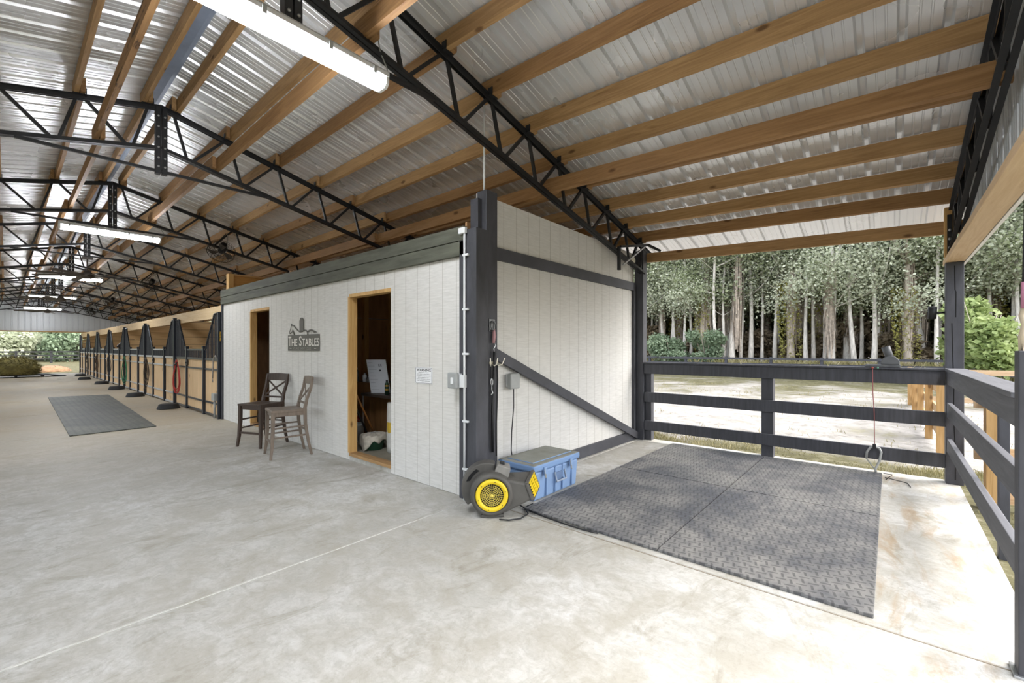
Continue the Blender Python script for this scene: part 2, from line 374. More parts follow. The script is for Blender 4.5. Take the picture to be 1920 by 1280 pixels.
# trusses
def truss(i, y):
    nm = ('over the near gable header' if i == 0 else 'over the far gable' if i == 10 else 'crossing above the %s bay line from the camera' % ['', 'first', 'second', 'third', 'fourth', 'fifth', 'sixth', 'seventh', 'eighth', 'ninth'][i])
    t = thing('roof_truss', 'black steel web roof truss ' + nm, 'truss', (RX, 0, 0), 0, 'black steel roof trusses')
    dn, up = [], []
    for sgn in (1, -1):
        L = lambda x: RX+sgn*(x-RX)
        for nm_, z_, e, h, x0 in (('top_chord', zc, 6.72, .05, RX), ('bottom_chord', zb, 6.40, .04, RX)):
            b = MB()
            for dy in (-.024, .010):
                b.bar((L(x0), dy, z_(x0)), (L(e), dy, z_(e)), .006, h)
                b.bar((L(x0), dy+(.016 if dy > 0 else .004)-.004, z_(x0)+h/2*(1 if nm_[0] == 't' else -1)), (L(e), dy+(.016 if dy > 0 else .004)-.004, z_(e)+h/2*(1 if nm_[0] == 't' else -1)), .036, .006)
            obj(nm_, b, BLK, t)
        nodes = [RX+.1]+PX[1:]
        for a, b_ in zip(nodes, nodes[1:]+[6.5]):
            if a == PX[-1]: continue
            obj('web_bar', MB().bar((L(a+.02), 0, zc(a)), (L(a+.15), 0, zb(a+.15)), .028, .028, (0, 1, 0)), BLK, t)
            obj('web_bar', MB().bar((L(a+.20), 0, zb(a+.2)), (L(b_-.04), 0, zc(b_-.04)), .03, .03, (0, 1, 0)), BLK, t)
        for px in PX:
            b = MB().box(L(px)-.05, L(px)+.05, -.06, -.02, zc(px)+.02, zc(px)+.026); b.box(L(px)-.052*sgn-.003, L(px)-.052*sgn+.003, -.075, -.02, zc(px)+.02, zc(px)+.09)
            obj('purlin_clip', b, BLK, t)
        b = MB().bar((L(6.35), 0, zc(6.35)), (L(6.35), 0, zb(6.35)-.04), .05, .006, (0, 1, 0)); obj('heel_plate', b, BLK, t)
    b = MB().box(RX-.055, RX-.006, -.045, .03, 3.42, 4.19).box(RX+.006, RX+.055, -.045, .03, 3.42, 4.19)
    pl = obj('ridge_plate', b, BLK, t, .003)
    for z in (3.5, 3.6, 3.72, 3.84, 3.96, 4.08):
        for x in (RX-.03, RX+.03): obj('bolt', MB().lathe([(0, -.056), (.011, -.054), (.011, -.045)], (x, 0, z), 'y', 8), GALV, pl)
    b = MB().bar((RX-1.13, -.02, 3.44), (RX+1.13, -.02, 3.44), .036, .006).bar((RX-1.13, -.036, 3.45), (RX+1.13, -.036, 3.45), .005, .03)
    obj('tie_bar', b, BLK, t)
    t.location = (RX, y, 0)
    return t
tproto = None
for i, y in enumerate(TY):
    if tproto is None: tproto = truss(i, y); tproto.location.z = dz(y)
    else:
        t = copy_tree(tproto); t.location.y = y if i < 10 else 34.95; t.location.z = 0
        nm = 'over the far gable header' if i == 10 else 'standing %s from the near gable, crossing the whole barn' % ['', 'next', 'second', 'third', 'fourth', 'fifth', 'sixth', 'seventh', 'eighth', 'ninth'][i]
        t['label'] = 'black steel web roof truss ' + nm
tproto['label'] = 'black steel web roof truss beside the metal siding over the near gable header'
# ================================================================ office block walls
def siding_paint(name, axis):
    s = N(name); c = s.coord(False); sx = s.n('ShaderNodeSeparateXYZ', {0: c}).outputs[axis]
    fr = s.math('FRACT', s.math('DIVIDE', s.math('ADD', sx, 20.03), .2032))
    gr = s.math('LESS_THAN', fr, .035)
    n = s.noise(s.scale(c, (1.5, 1.5, 16)), 4, 5, .65); n2 = s.noise(c, .9, 4)
    a = s.ramp(n, [(.3, 'C6C5C1'), (.5, 'D1D0CC'), (.7, 'DBDAD7')])
    a = s.mix(s.ramp(n2, [(.4, (0, 0, 0, 1)), (.8, (.5, .5, .5, 1))]), a, lin('D8D5CD'))
    a = s.mix(s.math('MULTIPLY', gr, .62), a, lin('8E8A80'))
    h = s.math('ADD', s.math('MULTIPLY', s.math('SUBTRACT', 1.0, gr), 1.0), s.math('MULTIPLY', n, .35))
    s.bump(h, .45, .004); MATS[name] = s.fin(a, .75, 0, .3); return MATS[name]
WH_Y = siding_paint('white_grooved_siding_lengthwise', 1); WH_X = siding_paint('white_grooved_siding_crosswise', 0)
D1 = (7.686, 8.52); D2 = (4.228, 5.135); DH = 2.05
b = MB()
for y0, y1, z0, z1 in ((3.06, D2[0], 0, 2.27), (D2[1], D1[0], 0, 2.27), (D1[1], 9.98, 0, 2.27), (D2[0], D2[1], DH, 2.27), (D1[0], D1[1], DH, 2.27)):
    b.box(2.82, 2.85, y0, y1, z0+.004 if z0 == 0 else z0, z1)
struct('wall_front', b, WH_Y)
# side wall of the office facing the wash bay, and the dark trim boards
struct('wall_side', MB().prism([(2.98, .004), (6.36, .004), (6.36, 2.86), (3.0, 2.90), (2.98, 2.90)], 1, 3.0, 3.03), WH_X)
b = MB().box(2.775, 2.82, 2.99, 10.03, 2.41, 2.54); b.box(2.78, 2.82, 2.99, 10.03, 2.27, 2.405)
struct('trim_5', b, GRNGREY, .004)
struct('trim_6', MB().box(2.785, 2.90, 9.98, 10.03, 0, 2.27), BLKWOODZ, .004)
struct('trim_7', MB().box(2.78, 2.94, 2.83, 3.056, 0, 2.50), BLKWOODZ, .004)
struct('trim_8', MB().box(3.11, 6.36, 2.965, 3.0, 2.285, 2.41), BLKWOOD, .003)
struct('trim_9', MB().box(3.11, 6.36, 2.965, 3.0, 0.0, .135), BLKWOOD, .003)
struct('trim_10', MB().prism([(3.10, 1.425), (3.10, 1.31), (6.33, 0.02), (6.40, 0.02), (6.40, .10)], 1, 2.925, 2.963), BLKWOOD, .003)
struct('trim_11', MB().box(6.29, 6.355, 2.96, 2.998, .135, 2.285), BLKWOOD, .003)
struct('trim_12', MB().box(3.11, 3.175, 2.96, 2.998, 0, 2.9), BLKWOODZ, .003)
# posts
def post(x0, x1, y0, y1, z0, z1, label, m=None, nm='post'):
    o = obj(nm, MB().box(x0, x1, y0, y1, z0, z1), m or BLKWOODZ, loc=((x0+x1)/2, (y0+y1)/2, z0), bevel=.006)
    return tag(o, label, 'post')
p = thing('corner_post', 'tall charcoal post at the white office corner beside the wash bay', 'post', (3.03, 2.94, 0))
obj('post', MB().box(2.955, 3.108, 2.87, 2.996, 0, 2.90), BLKWOODZ, p, .006)
obj('packer_board', MB().box(2.90, 2.954, 2.93, 3.03, 2.0, 2.82), BLKWOODZ, p, .004)
post(6.365, 6.50, 2.85, 2.99, 0, 2.90, 'charcoal square post at the outer end of the white wash bay wall')
q = thing('corner_post', 'cracked charcoal corner post under the pine gable header', 'post', (6.43, -.505, 0))
obj('post', MB().box(6.37, 6.505, -.575, -.44, 0, 2.29), BLKWOODZ, q, .005)
obj('bare_top', MB().box(6.37, 6.44, -.50, -.43, 2.345, 2.86), PINE_Z, q, .004, label='unpainted pine top of the post')
def crack(x, pts, dx):
    b = MB()
    for (y0, z0), (y1, z1) in zip(pts, pts[1:]):
        wd = .004; b.poly([(x, y0-wd, z0), (x, y0+wd, z0), (x, y1+wd, z1), (x, y1-wd, z1), (x+dx, y0-wd, z0), (x+dx, y0+wd, z0), (x+dx, y1+wd, z1), (x+dx, y1-wd, z1)], [(0, 1, 2, 3), (7, 6, 5, 4)])
    return b
obj('crack', crack(6.3695, [(-.505, 2.25), (-.508, 2.0), (-.515, 1.98), (-.513, 1.72)], .002).poly([], []), mat('crack_shadow', '08080A', .9), q)
obj('crack', crack(6.3695, [(-.485, 1.66), (-.492, 1.3), (-.50, 1.0), (-.497, .72), (-.512, .3), (-.51, .05)], .002), MATS['crack_shadow'], q)
obj('bracket_plate', MB().box(6.36, 6.367, -.49, -.45, 2.36, 2.78).poly([], []), BLK, q, .001)
b = MB()
for z in (2.44, 2.53, 2.62): b.lathe([(0, 6.348), (.014, 6.35), (.014, 6.36)], (0, -.47, z), 'x', 10)
obj('bolts', b, GALV, q)
# left side posts carrying the open eave, plus posts down the right side behind the stalls
for k, y in enumerate(TY[:10]):
    post(-4.25, -4.11, y-.07, y+.07, 0, zb(-4.1), 'charcoal eave post on the far open side, %s from the near gable' % ORD[k])
# interior of the office
b = MB().box(2.86, 6.36, 3.05, 9.97, -.001, .05)
struct('floor', b, mat('office_concrete', '8C8779', .7, 0, .2, 3))
b = MB().box(2.86, 6.36, 3.035, 3.06, .05, 2.6).box(2.86, 6.36, 6.98, 7.0, .05, 2.6)
b.box(2.86, 6.36, 9.95, 9.97, .05, 2.6)
struct('wall_back', MB().box(6.30, 6.34, 3.06, 9.95, 0, 2.6), PLY)
struct('wall_inner', b, PLY)
struct('ceiling', MB().box(2.86, 6.36, 3.05, 9.98, 2.5, 2.53), PLY)
studs = MB()
for y in (3.7, 4.3, 4.9, 5.5, 6.1, 6.7): studs.box(6.27, 6.36, y-.02, y+.02, .05, 2.5)
for x in (3.4, 4.6, 5.2, 5.8): studs.box(x-.02, x+.02, 6.89, 6.98, .05, 2.5)
struct('trim_13', studs, PINE_Z)
tag(obj('wall_stud', MB().box(4.06, 4.14, 6.88, 6.975, .052, 2.49), PINE_Z, loc=(4.1, 6.93, .05)), 'bare pine wall stud behind the whiteboard in the tack room', 'post')
# door linings
for n, (y0, y1) in ((1, D2), (2, D1)):
    b = MB().box(2.815, 2.92, y1-.012, y1+.03, .09, DH).box(2.855, 2.92, y0-.03, y0+.012, .09, DH).box(2.815, 2.92, y0, y1, DH-.012, DH+.03)
    struct('door_%d' % n, b, PINE_Z, .002)
    struct('trim_%d' % (13+n), MB().box(2.81, 2.93, y0, y1, .055, .092), PINE_Y, .003)
    struct('floor', MB().box(2.825, 2.93, y0, y1, .0, .054), CONC)
# pine structure left standing above the far end of the office
f = thing('pine_loft_frame', 'raw pine framed plywood box above the far end of the office trim', 'frame', (2.9, 9.8, 2.55))
obj('stud', MB().box(2.83, 2.92, 9.72, 9.86, 2.542, 2.86), PINE_Z, f, .003); obj('stud', MB().box(3.7, 3.76, 9.74, 9.78, 2.542, 2.82), PINE_Z, f, .002)
obj('plywood_panel', MB().box(2.92, 4.6, 9.785, 9.80, 2.545, 2.83), wood('knotty_board', 'A67A40', 'C99A58', 0, fine=.5), f)
obj('top_plate', MB().box(2.92, 4.6, 9.74, 9.83, 2.83, 2.86), PINE_X, f, .002)

# ================================================================ wash bay fence (along the eave) and end rail (along the gable)
fe = thing('board_fence', 'charcoal three-rail board fence closing the wash bay toward the sand', 'fence', (6.43, 1.2, 0))
for z0, z1 in ((1.015, 1.165), (.585, .735), (.155, .30)):
    obj('rail', MB().box(6.385, 6.425, -.437, 2.848, z0, z1), BLKWOOD, fe, .004)
obj('cap_board', MB().box(6.36, 6.51, -.437, 2.848, 1.167, 1.19), BLKWOOD, fe, .004)
obj('post', MB().box(6.43, 6.55, 1.13, 1.265, -.12, 1.165), BLKWOODZ, fe, .004)
obj('post', MB().box(6.43, 6.53, 2.75, 2.845, -.12, 1.165), BLKWOODZ, fe, .004)
GX = wood('grey_painted_boards_crosswise', '54555A', '6C6D72', 0, knots=False)
ge = thing('board_fence', 'grey three-rail board fence with flat cap beyond the cracked corner post', 'fence', (4.6, -.5, 0))
for z0, z1 in ((1.03, 1.165), (.69, .84), (.33, .47)):
    obj('rail', MB().box(3.09, 6.368, -.485, -.447, z0, z1), GX, ge, .004)
obj('cap_board', MB().box(3.09, 6.368, -.58, -.43, 1.167, 1.195), GX, ge, .004)
for x in (4.63,): obj('post', MB().box(x-.03, x+.03, -.64, -.585, -.12, 1.165), BLKWOODZ, ge, .004)
gp = thing('gate_post', 'black hinge post at the right frame edge with pink strap', 'post', (2.93, -.46, 0))
obj('post', MB().box(2.815, 2.90, -.505, -.415, 0, 1.39), BLKWOODZ, gp, .004)
b = MB().box(2.90, 3.05, -.50, -.44, 1.06, 1.10)
obj('hinge', b, BLK, gp); obj('hinge', MB().box(2.90, 3.05, -.50, -.44, .40, .44), BLK, gp)
obj('base_plate', MB().box(2.80, 2.915, -.52, -.40, 0, .012), GALV, gp, .002)
t = thing('hanging_lead', 'black lead with pink sleeve and cream knot hanging from the gable header', 'rope', (2.80, -.43, 1.4))
obj('strap', MB().tube([(2.80, -.44, 2.29), (2.80, -.43, 1.68)], .008, 6), BLK, t); obj('pink_sleeve', MB().tube([(2.80, -.43, 1.68), (2.803, -.43, 1.57)], .011, 8), mat('pink_nylon', 'A9728A', .7), t)
obj('knot', MB().tube([(2.803, -.43, 1.58), (2.83, -.425, 1.54), (2.81, -.43, 1.50), (2.84, -.425, 1.45), (2.86, -.43, 1.38), (2.85, -.43, 1.42), (2.82, -.43, 1.48)], .009, 6), mat('cream_rope', 'BDB09A', .8), t)

# ================================================================ rubber mats
def rubber_mat_material(name, cell, base='525459', dust='A5A29B'):
    s = N(name); c = s.coord(False); cc = s.scale(c, (1/cell, 1/cell, 1)); sx = s.n('ShaderNodeSeparateXYZ', {0: cc})
    # slanted tread bars on a brick lattice, alternate rows leaning the other way
    u, v = sx.outputs[0], sx.outputs[1]
    def stroke(p, q, off):
        fu = s.math('SUBTRACT', s.math('FRACT', s.math('ADD', p, off)), .5); fv = s.math('SUBTRACT', s.math('FRACT', s.math('ADD', q, off)), .5)
        return s.math('MULTIPLY', s.math('LESS_THAN', s.math('ABSOLUTE', fu), .07), s.math('LESS_THAN', s.math('ABSOLUTE', fv), .44))
    fu0 = s.math('FLOOR', u); fv0 = s.math('FLOOR', v); par = s.math('FRACT', s.math('MULTIPLY', s.math('ADD', fu0, fv0), .5)); odd = s.math('GREATER_THAN', par, .25)
    cu_ = s.math('SUBTRACT', s.math('FRACT', u), .5); cv_ = s.math('SUBTRACT', s.math('FRACT', v), .5)
    def dash(a_, b__): return s.math('MULTIPLY', s.math('LESS_THAN', s.math('ABSOLUTE', a_), .13), s.math('LESS_THAN', s.math('ABSOLUTE', b__), .62))
    lean = s.math('ADD', cu_, s.math('MULTIPLY', cv_, .25)); lean2 = s.math('SUBTRACT', cv_, s.math('MULTIPLY', cu_, .25))
    st = s.math('ADD', s.math('MULTIPLY', dash(lean, cv_), odd), s.math('MULTIPLY', dash(lean2, cu_), s.math('SUBTRACT', 1.0, odd)), True)
    n = s.noise(c, 1.1, 5, .65, .4); n2 = s.noise(c, 9, 4, .7)
    a = s.mix(s.ramp(s.math('ADD', s.math('MULTIPLY', n, .75), s.math('MULTIPLY', n2, .25)), [(.42, (0, 0, 0, 1)), (.66, (.75,)*3+(1,))]), lin(base), lin(dust))
    a = s.mix(s.math('MULTIPLY', st, .55), a, lin('25262A'))
    s.bump(st, .8, .006)
    return s.fin(a, .62, 0, .5)
MATM = rubber_mat_material('dusty_black_tread_rubber', .052)
MX = [2.93, 4.70, 6.375]; MY = [.058, 1.215, 2.405]
names = {(0, 0): 'nearest the camera with its long edge on the floor joint', (0, 1): 'in front of the blue cooler', (1, 0): 'by the cracked corner post, outer corner of the four', (1, 1): 'in the far corner by the white wall and fence'}
for i in range(2):
    for j in range(2):
        x0, x1, y0, y1 = MX[i]+.004, MX[i+1]-.006, MY[j]+.004, MY[j+1]-.006
        o = obj('rubber_mat', MB().box(x0, x1, y0, y1, .0015, .019), MATM, bevel=.003)
        tag(o, 'black wash bay rubber mat ' + names[i, j], 'mat', 'rubber mats on the wash bay floor')
o = obj('rubber_mat', MB().prism([(.66, 9.85), (1.76, 9.92), (2.02, 17.8), (.78, 18.1)], 2, .0015, .016), rubber_mat_material('dusty_aisle_rubber', .1, '4C4F4A', '6E6F62'), bevel=.003)
tag(o, 'long green-grey rubber mat lying in the barn aisle', 'mat')

# ================================================================ lights and fans
TUBE = emit('lit_lamp_lens', 'F6F9FF', 56)
def lamp(y, label):
    t = thing('ceiling_light', label, 'light', (1.18, y, 3.29), 0, 'long white ceiling lights')
    b = MB().prism([(-.075, .105), (-.06, .125), (.06, .125), (.075, .105), (.075, .075), (-.075, .075)], 0, -.64, .64)
    obj('housing', b, mat('lamp_housing', 'C9CBCB', .5, 0, .04), t, .002, local=True)
    b = MB().prism([(-.070, .074), (.070, .074), (.068, .03), (.045, .005), (-.045, .005), (-.068, .03)], 0, -.615, .615)
    obj('lens', b, TUBE, t, .004, local=True)
    b = MB().prism([(-.072, .074), (.072, .074), (.07, .03), (.046, .003), (-.046, .003), (-.07, .03)], 0, -.64, -.616).prism([(-.072, .074), (.072, .074), (.07, .03), (.046, .003), (-.046, .003), (-.07, .03)], 0, .616, .64)
    obj('end_cap', b, mat('clear_end_caps', 'E4E6E6', .3, 0, .03), t, .002, local=True)
    for x in (-.52, -.2, .2, .52):
        for s_ in (-1, 1): obj('clip', MB().box(x-.012, x+.012, s_*.078-.006, s_*.078+.006, .05, .1), GREYPL, t, local=True)
    b = MB()
    for x in (-.45, .45): b.tube([(x, 0, .12), (x, 0, .16)], .006, 6)
    obj('hanger', b, GALV, t, local=True)
    obj('cable', MB().tube([(.62, .02, .08), (.68, .03, .12), (.69, .03, .2), (.62, .02, .3), (.6, .01, .37)], .005, 6), GREYPL, t, local=True)
    return t
LY = [2.82, 9.94, 17.04, 24.14, 31.24]
for k, y in enumerate(LY):
    lamp(y, 'lit white strip light under the roof ridge, %s' % ['nearest and largest', 'second from the camera', 'third from the camera', 'fourth from the camera', 'farthest from the camera'][k])
FANM = mat('bronze_fan_blades', '4A443E', .5, .2, .1)
def ceiling_fan(y, lab, a0):
    t = thing('ceiling_fan', lab, 'fan', (1.18, y, 2.99), 0, 'dark ceiling fans along the ridge')
    obj('mounting_box', MB().box(-.09, .09, -.05, .05, .38, .43), FANM, t, .003, local=True)
    obj('down_rod', MB().cyl((0, 0, .12), (0, 0, .39), .014, 10), FANM, t, local=True)
    obj('motor', MB().lathe([(0, .13), (.05, .13), (.07, .09), (.12, .05), (.12, -.01), (.06, -.05), (0, -.055)], n=20), FANM, t, local=True)
    for k in range(8):
        a = a0+k*math.pi/4; c_, s_ = math.cos(a), math.sin(a)
        P = [(.1, -.03), (.45, -.05), (.98, -.055), (1.0, 0), (.98, .055), (.45, .05), (.1, .03)]
        V = [(x*c_-y_*s_, x*s_+y_*c_, .03+y_*.25-x*.03+h) for h in (0, .008) for x, y_ in P]; n = len(P)
        obj('blade', MB().poly(V, [tuple(reversed(range(n))), tuple(range(n, 2*n))]+[(i, (i+1) % n, n+(i+1) % n, n+i) for i in range(n)]), FANM, t, local=True)
    return t
for k, y in enumerate((13.45, 20.55, 27.7)): ceiling_fan(y, 'dark multi-blade ceiling fan hanging in the aisle, %s' % ['nearest of three', 'middle of three', 'farthest of three'][k], .15+k*.2)
WIRE = mat('black_wire', '1C1B19', .5, .4, .1)
def basket_fan(x, y, z, lab):
    t = thing('basket_fan', lab, 'fan', (x, y, z), 0, 'wire basket fans hung over the stall fronts')
    obj('strut', MB().bar((.05, .06, .02), (.08, .1, .36), .035, .012, (1, 0, 0)), GALV, t, local=True)
    obj('strut', MB().bar((-.16, .06, .1), (.05, .1, .38), .03, .01), WIRE, t, local=True)
    ax = Vector((-.35, -.45, -.82)).normalized(); u = ax.cross(Vector((0, 0, 1))).normalized(); v = ax.cross(u)
    def P(r, h, th): return Vector((-.05, 0, .02))+ax*h+(u*math.cos(th)+v*math.sin(th))*r
    b = MB(); RR = .23
    for r, h in ((RR*.35, .155), (RR*.65, .15), (RR*.85, .135), (RR, .09), (RR, 0), (RR*.97, -.05), (RR*.7, -.075), (RR*.3, -.08)):
        b.tube([P(r, h, 2*math.pi*k/24) for k in range(24)], .0035, 4, closed=True)
    for k in range(28):
        th = 2*math.pi*k/28; b.tube([P(r, h, th) for r, h in ((.02, .158), (RR*.6, .152), (RR*.9, .125), (RR, .08), (RR, -.03), (RR*.85, -.07), (.05, -.08))], .0022, 3)
    obj('wire_cage', b, WIRE, t, local=True)
    b = MB().cyl(P(0, -.16, 0), P(0, .03, 0), .06, 14).cyl(P(0, .03, 0), P(0, .06, 0), .03, 10)
    obj('motor', b, BLK, t, local=True)
    for k in range(3):
        a = k*2.094; obj('blade', MB().poly([P(.03, .035, a), P(.2, .055, a-.25), P(.21, .05, a+.1), P(.19, .03, a+.45), P(.04, .02, a+.5)], [(0, 1, 2, 3, 4)]).poly([P(.03, .03, a), P(.2, .05, a-.25), P(.21, .045, a+.1), P(.19, .025, a+.45), P(.04, .015, a+.5)], [(4, 3, 2, 1, 0)]), FANM, t, local=True)
    return t
for k, (x, y, z) in enumerate(((2.80, 9.85, 3.29), (2.93, 16.98, 3.34), (2.86, 23.95, 3.30), (2.90, 31.0, 3.32))):
    basket_fan(x, y, z, 'black wire basket fan clamped to a truss, %s' % ['nearest of the four', 'second of the four', 'third of the four', 'farthest of the four'][k])

# ================================================================ stall fronts
TG = wood('stall_tongue_and_groove', 'C09C70', 'E0C299', 2, fine=1.3)
def grooved(m, axis, pitch, wd):
    t_ = m.node_tree; bs = t_.nodes['Principled BSDF']; src = bs.inputs['Base Color'].links[0].from_socket
    tc = t_.nodes.new('ShaderNodeTexCoord'); sp_ = t_.nodes.new('ShaderNodeSeparateXYZ'); t_.links.new(tc.outputs['Object'], sp_.inputs[0])
    def mt(op, a, b_):
        x = t_.nodes.new('ShaderNodeMath'); x.operation = op
        for i_, v in ((0, a), (1, b_)):
            if isinstance(v, bpy.types.NodeSocket): t_.links.new(v, x.inputs[i_])
            else: x.inputs[i_].default_value = v
        return x.outputs[0]
    g0 = mt('LESS_THAN', mt('FRACT', mt('DIVIDE', mt('ADD', sp_.outputs[axis], 50), pitch), 0), wd)
    mx = t_.nodes.new('ShaderNodeMix'); mx.data_type = 'RGBA'; t_.links.new(mt('MULTIPLY', g0, .6), mx.inputs[0]); t_.links.new(src, mx.inputs[6]); mx.inputs[7].default_value = lin('4A3420'); t_.links.new(mx.outputs[2], bs.inputs['Base Color'])
PARTX = wood('stall_partition_planks', 'C8A272', 'E4C392', 0, fine=1.6); PARTY = wood('stall_back_planks', 'C8A272', 'E4C392', 1, fine=1.6)
grooved(TG, 1, .085, .09); grooved(PARTX, 2, .19, .07); grooved(PARTY, 2, .19, .07)
STEEL = mat('dark_powder_coated_steel', '2C3038', .28, .35, .08, 5); RAILM = mat('reflection_paled_steel', 'B0B1B1', .4, .3, .15, 8)  # pale rail colour paints in the whitish reflection on the farther stalls' dark rails
DY = [10.05, 13.54, 17.09, 20.64, 24.19, 27.74, 31.29, 34.84]
def yoke(side, yc, y_end):
    """bars between the divider post at yc and the door post at y_end; side=+1 towards larger Y"""
    s_ = side; L = abs(y_end-yc)
    top = [(.0, 2.10), (.28, 2.10), (.33, 2.07), (.36, 2.0)]+[(.36+(.46)*k/6, 2.0-.5*k/6) for k in range(1, 6)]+[(.83, 1.47), (.87, 1.40), (.93, 1.372), (L, 1.372)]
    def h(u):
        for (a, za), (b_, zb_) in zip(top, top[1:]):
            if a <= u <= b_: return za+(zb_-za)*(u-a)/max(1e-6, b_-a)
        return 1.372
    fr = MB().tube([(2.775, yc+s_*u, z) for u, z in top], .019, 6)
    bars = MB(); n = int(L/.085)
    for k in range(1, n): 
        u = L*k/n; bars.tube([(2.782, yc+s_*u, 1.18), (2.782, yc+s_*u, h(u)-.01)], .010, 5, cap=False)
    return fr, bars
STN = ['next to the white office', 'second from the office', 'third from the office', 'fourth from the office', 'fifth from the office', 'sixth from the office', 'farthest from the office']
for k in range(7):
    ya, yb = DY[k], DY[k+1]; d0, d1 = (ya+1.10 if k else 11.09), yb-1.12
    t = thing('stall_front', 'pine and dark steel stall front with dipped grille, ' + STN[k], 'stall', (2.80, (ya+yb)/2, 0), 0, 'stall fronts along the aisle')
    for s_, yc, ye, y0, y1 in ((1, ya+.055, d0, ya+.04, d0-.036), (-1, yb-.055, d1, d1+.036, yb-.04)):
        fr, bars = yoke(s_, yc, ye)
        g_ = obj('grille_frame', fr, STEEL, t); obj('grille_bars', bars, STEEL, g_)
        pn = obj('side_panel', MB().box(2.79, 2.825, y0, y1, .02, 1.15), TG, t)
        for z0, z1 in ((1.15, 1.20), (.945, .985), (.26, .30), (.02, .06)): obj('rail', MB().box(2.768, 2.79, y0, y1, z0, z1), RAILM if k > 0 else STEEL, pn, .002)
    dr = obj('door', MB().box(2.775, 2.80, d0+.03, d1-.03, .04, 1.15), TG, t)
    for z0, z1 in ((1.355, 1.39), (1.15, 1.20), (.945, .985), (.26, .30), (.04, .08)): obj('door_rail', MB().box(2.755, 2.775, d0+.02, d1-.02, z0, z1), RAILM if k > 0 else STEEL, dr, .002)
    b = MB(); n = 15
    for j in range(1, n): b.tube([(2.77, d0+(d1-d0)*j/n, 1.19), (2.77, d0+(d1-d0)*j/n, 1.36)], .010, 5, cap=False)
    obj('door_bars', b, STEEL, dr)
    obj('latch', MB().box(2.735, 2.755, d1-.12, d1-.03, 1.02, 1.14).cyl((2.735, d1-.07, 1.07), (2.72, d1-.07, 1.07), .02, 8), BLK, dr, .002)
    for y in (d0, d1): obj('door_post', MB().box(2.74, 2.80, y-.032, y+.032, 0, 1.43).box(2.735, 2.80, y-.036, y+.05, 1.41, 1.45), STEEL, t, .003)
for k, y in enumerate(DY):
    if k == 0: o = obj('divider_post', MB().box(2.735, 2.80, 10.035, 10.09, 0, 2.12), STEEL, loc=(2.77, 10.06, 0), bevel=.003)
    else: o = obj('divider_post', MB().box(2.73, 2.80, y-.027, y+.027, 0, 2.15).box(2.72, 2.80, y-.034, y+.06, 2.15, 2.16), STEEL, loc=(2.77, y, 0), bevel=.003)
    tag(o, 'tall dark steel post between stall grilles, ' + (['against the white office wall', 'first beyond the office', 'second beyond the office', 'third beyond the office', 'fourth beyond the office', 'fifth beyond the office', 'sixth beyond the office', 'at the far end of the stalls'][k]), 'post', 'stall divider posts')
hd = obj('header_beam', MB().box(2.80, 2.84, 10.035, 34.95, 2.015, 2.255), wood('header_beam_pine', 'C8A878', 'DFC79E', 1), bevel=.003)
tag(hd, 'long pale pine header beam above the stall fronts', 'beam')
for k, y in enumerate(DY[1:]):
    b = MB()
    for j in range(11): b.box(2.86, 6.31, y-.02, y+.02, .02+j*.19, .02+j*.19+.178)
    struct('wall_partition', b, PARTX)
struct('wall_outer', MB().box(6.32, 6.36, 10.0, 35.0, 0, 1.25).box(6.32, 6.36, 10.0, 35.0, 1.255, 2.25), PARTY)
for k, y in enumerate(TY[2:10]):
    post(6.37, 6.49, y-.06, y+.06, 0, 2.86, 'pine eave post behind the stalls, %s past the wash bay' % ORD[k].replace('nearest', 'first'), PINE_Z)
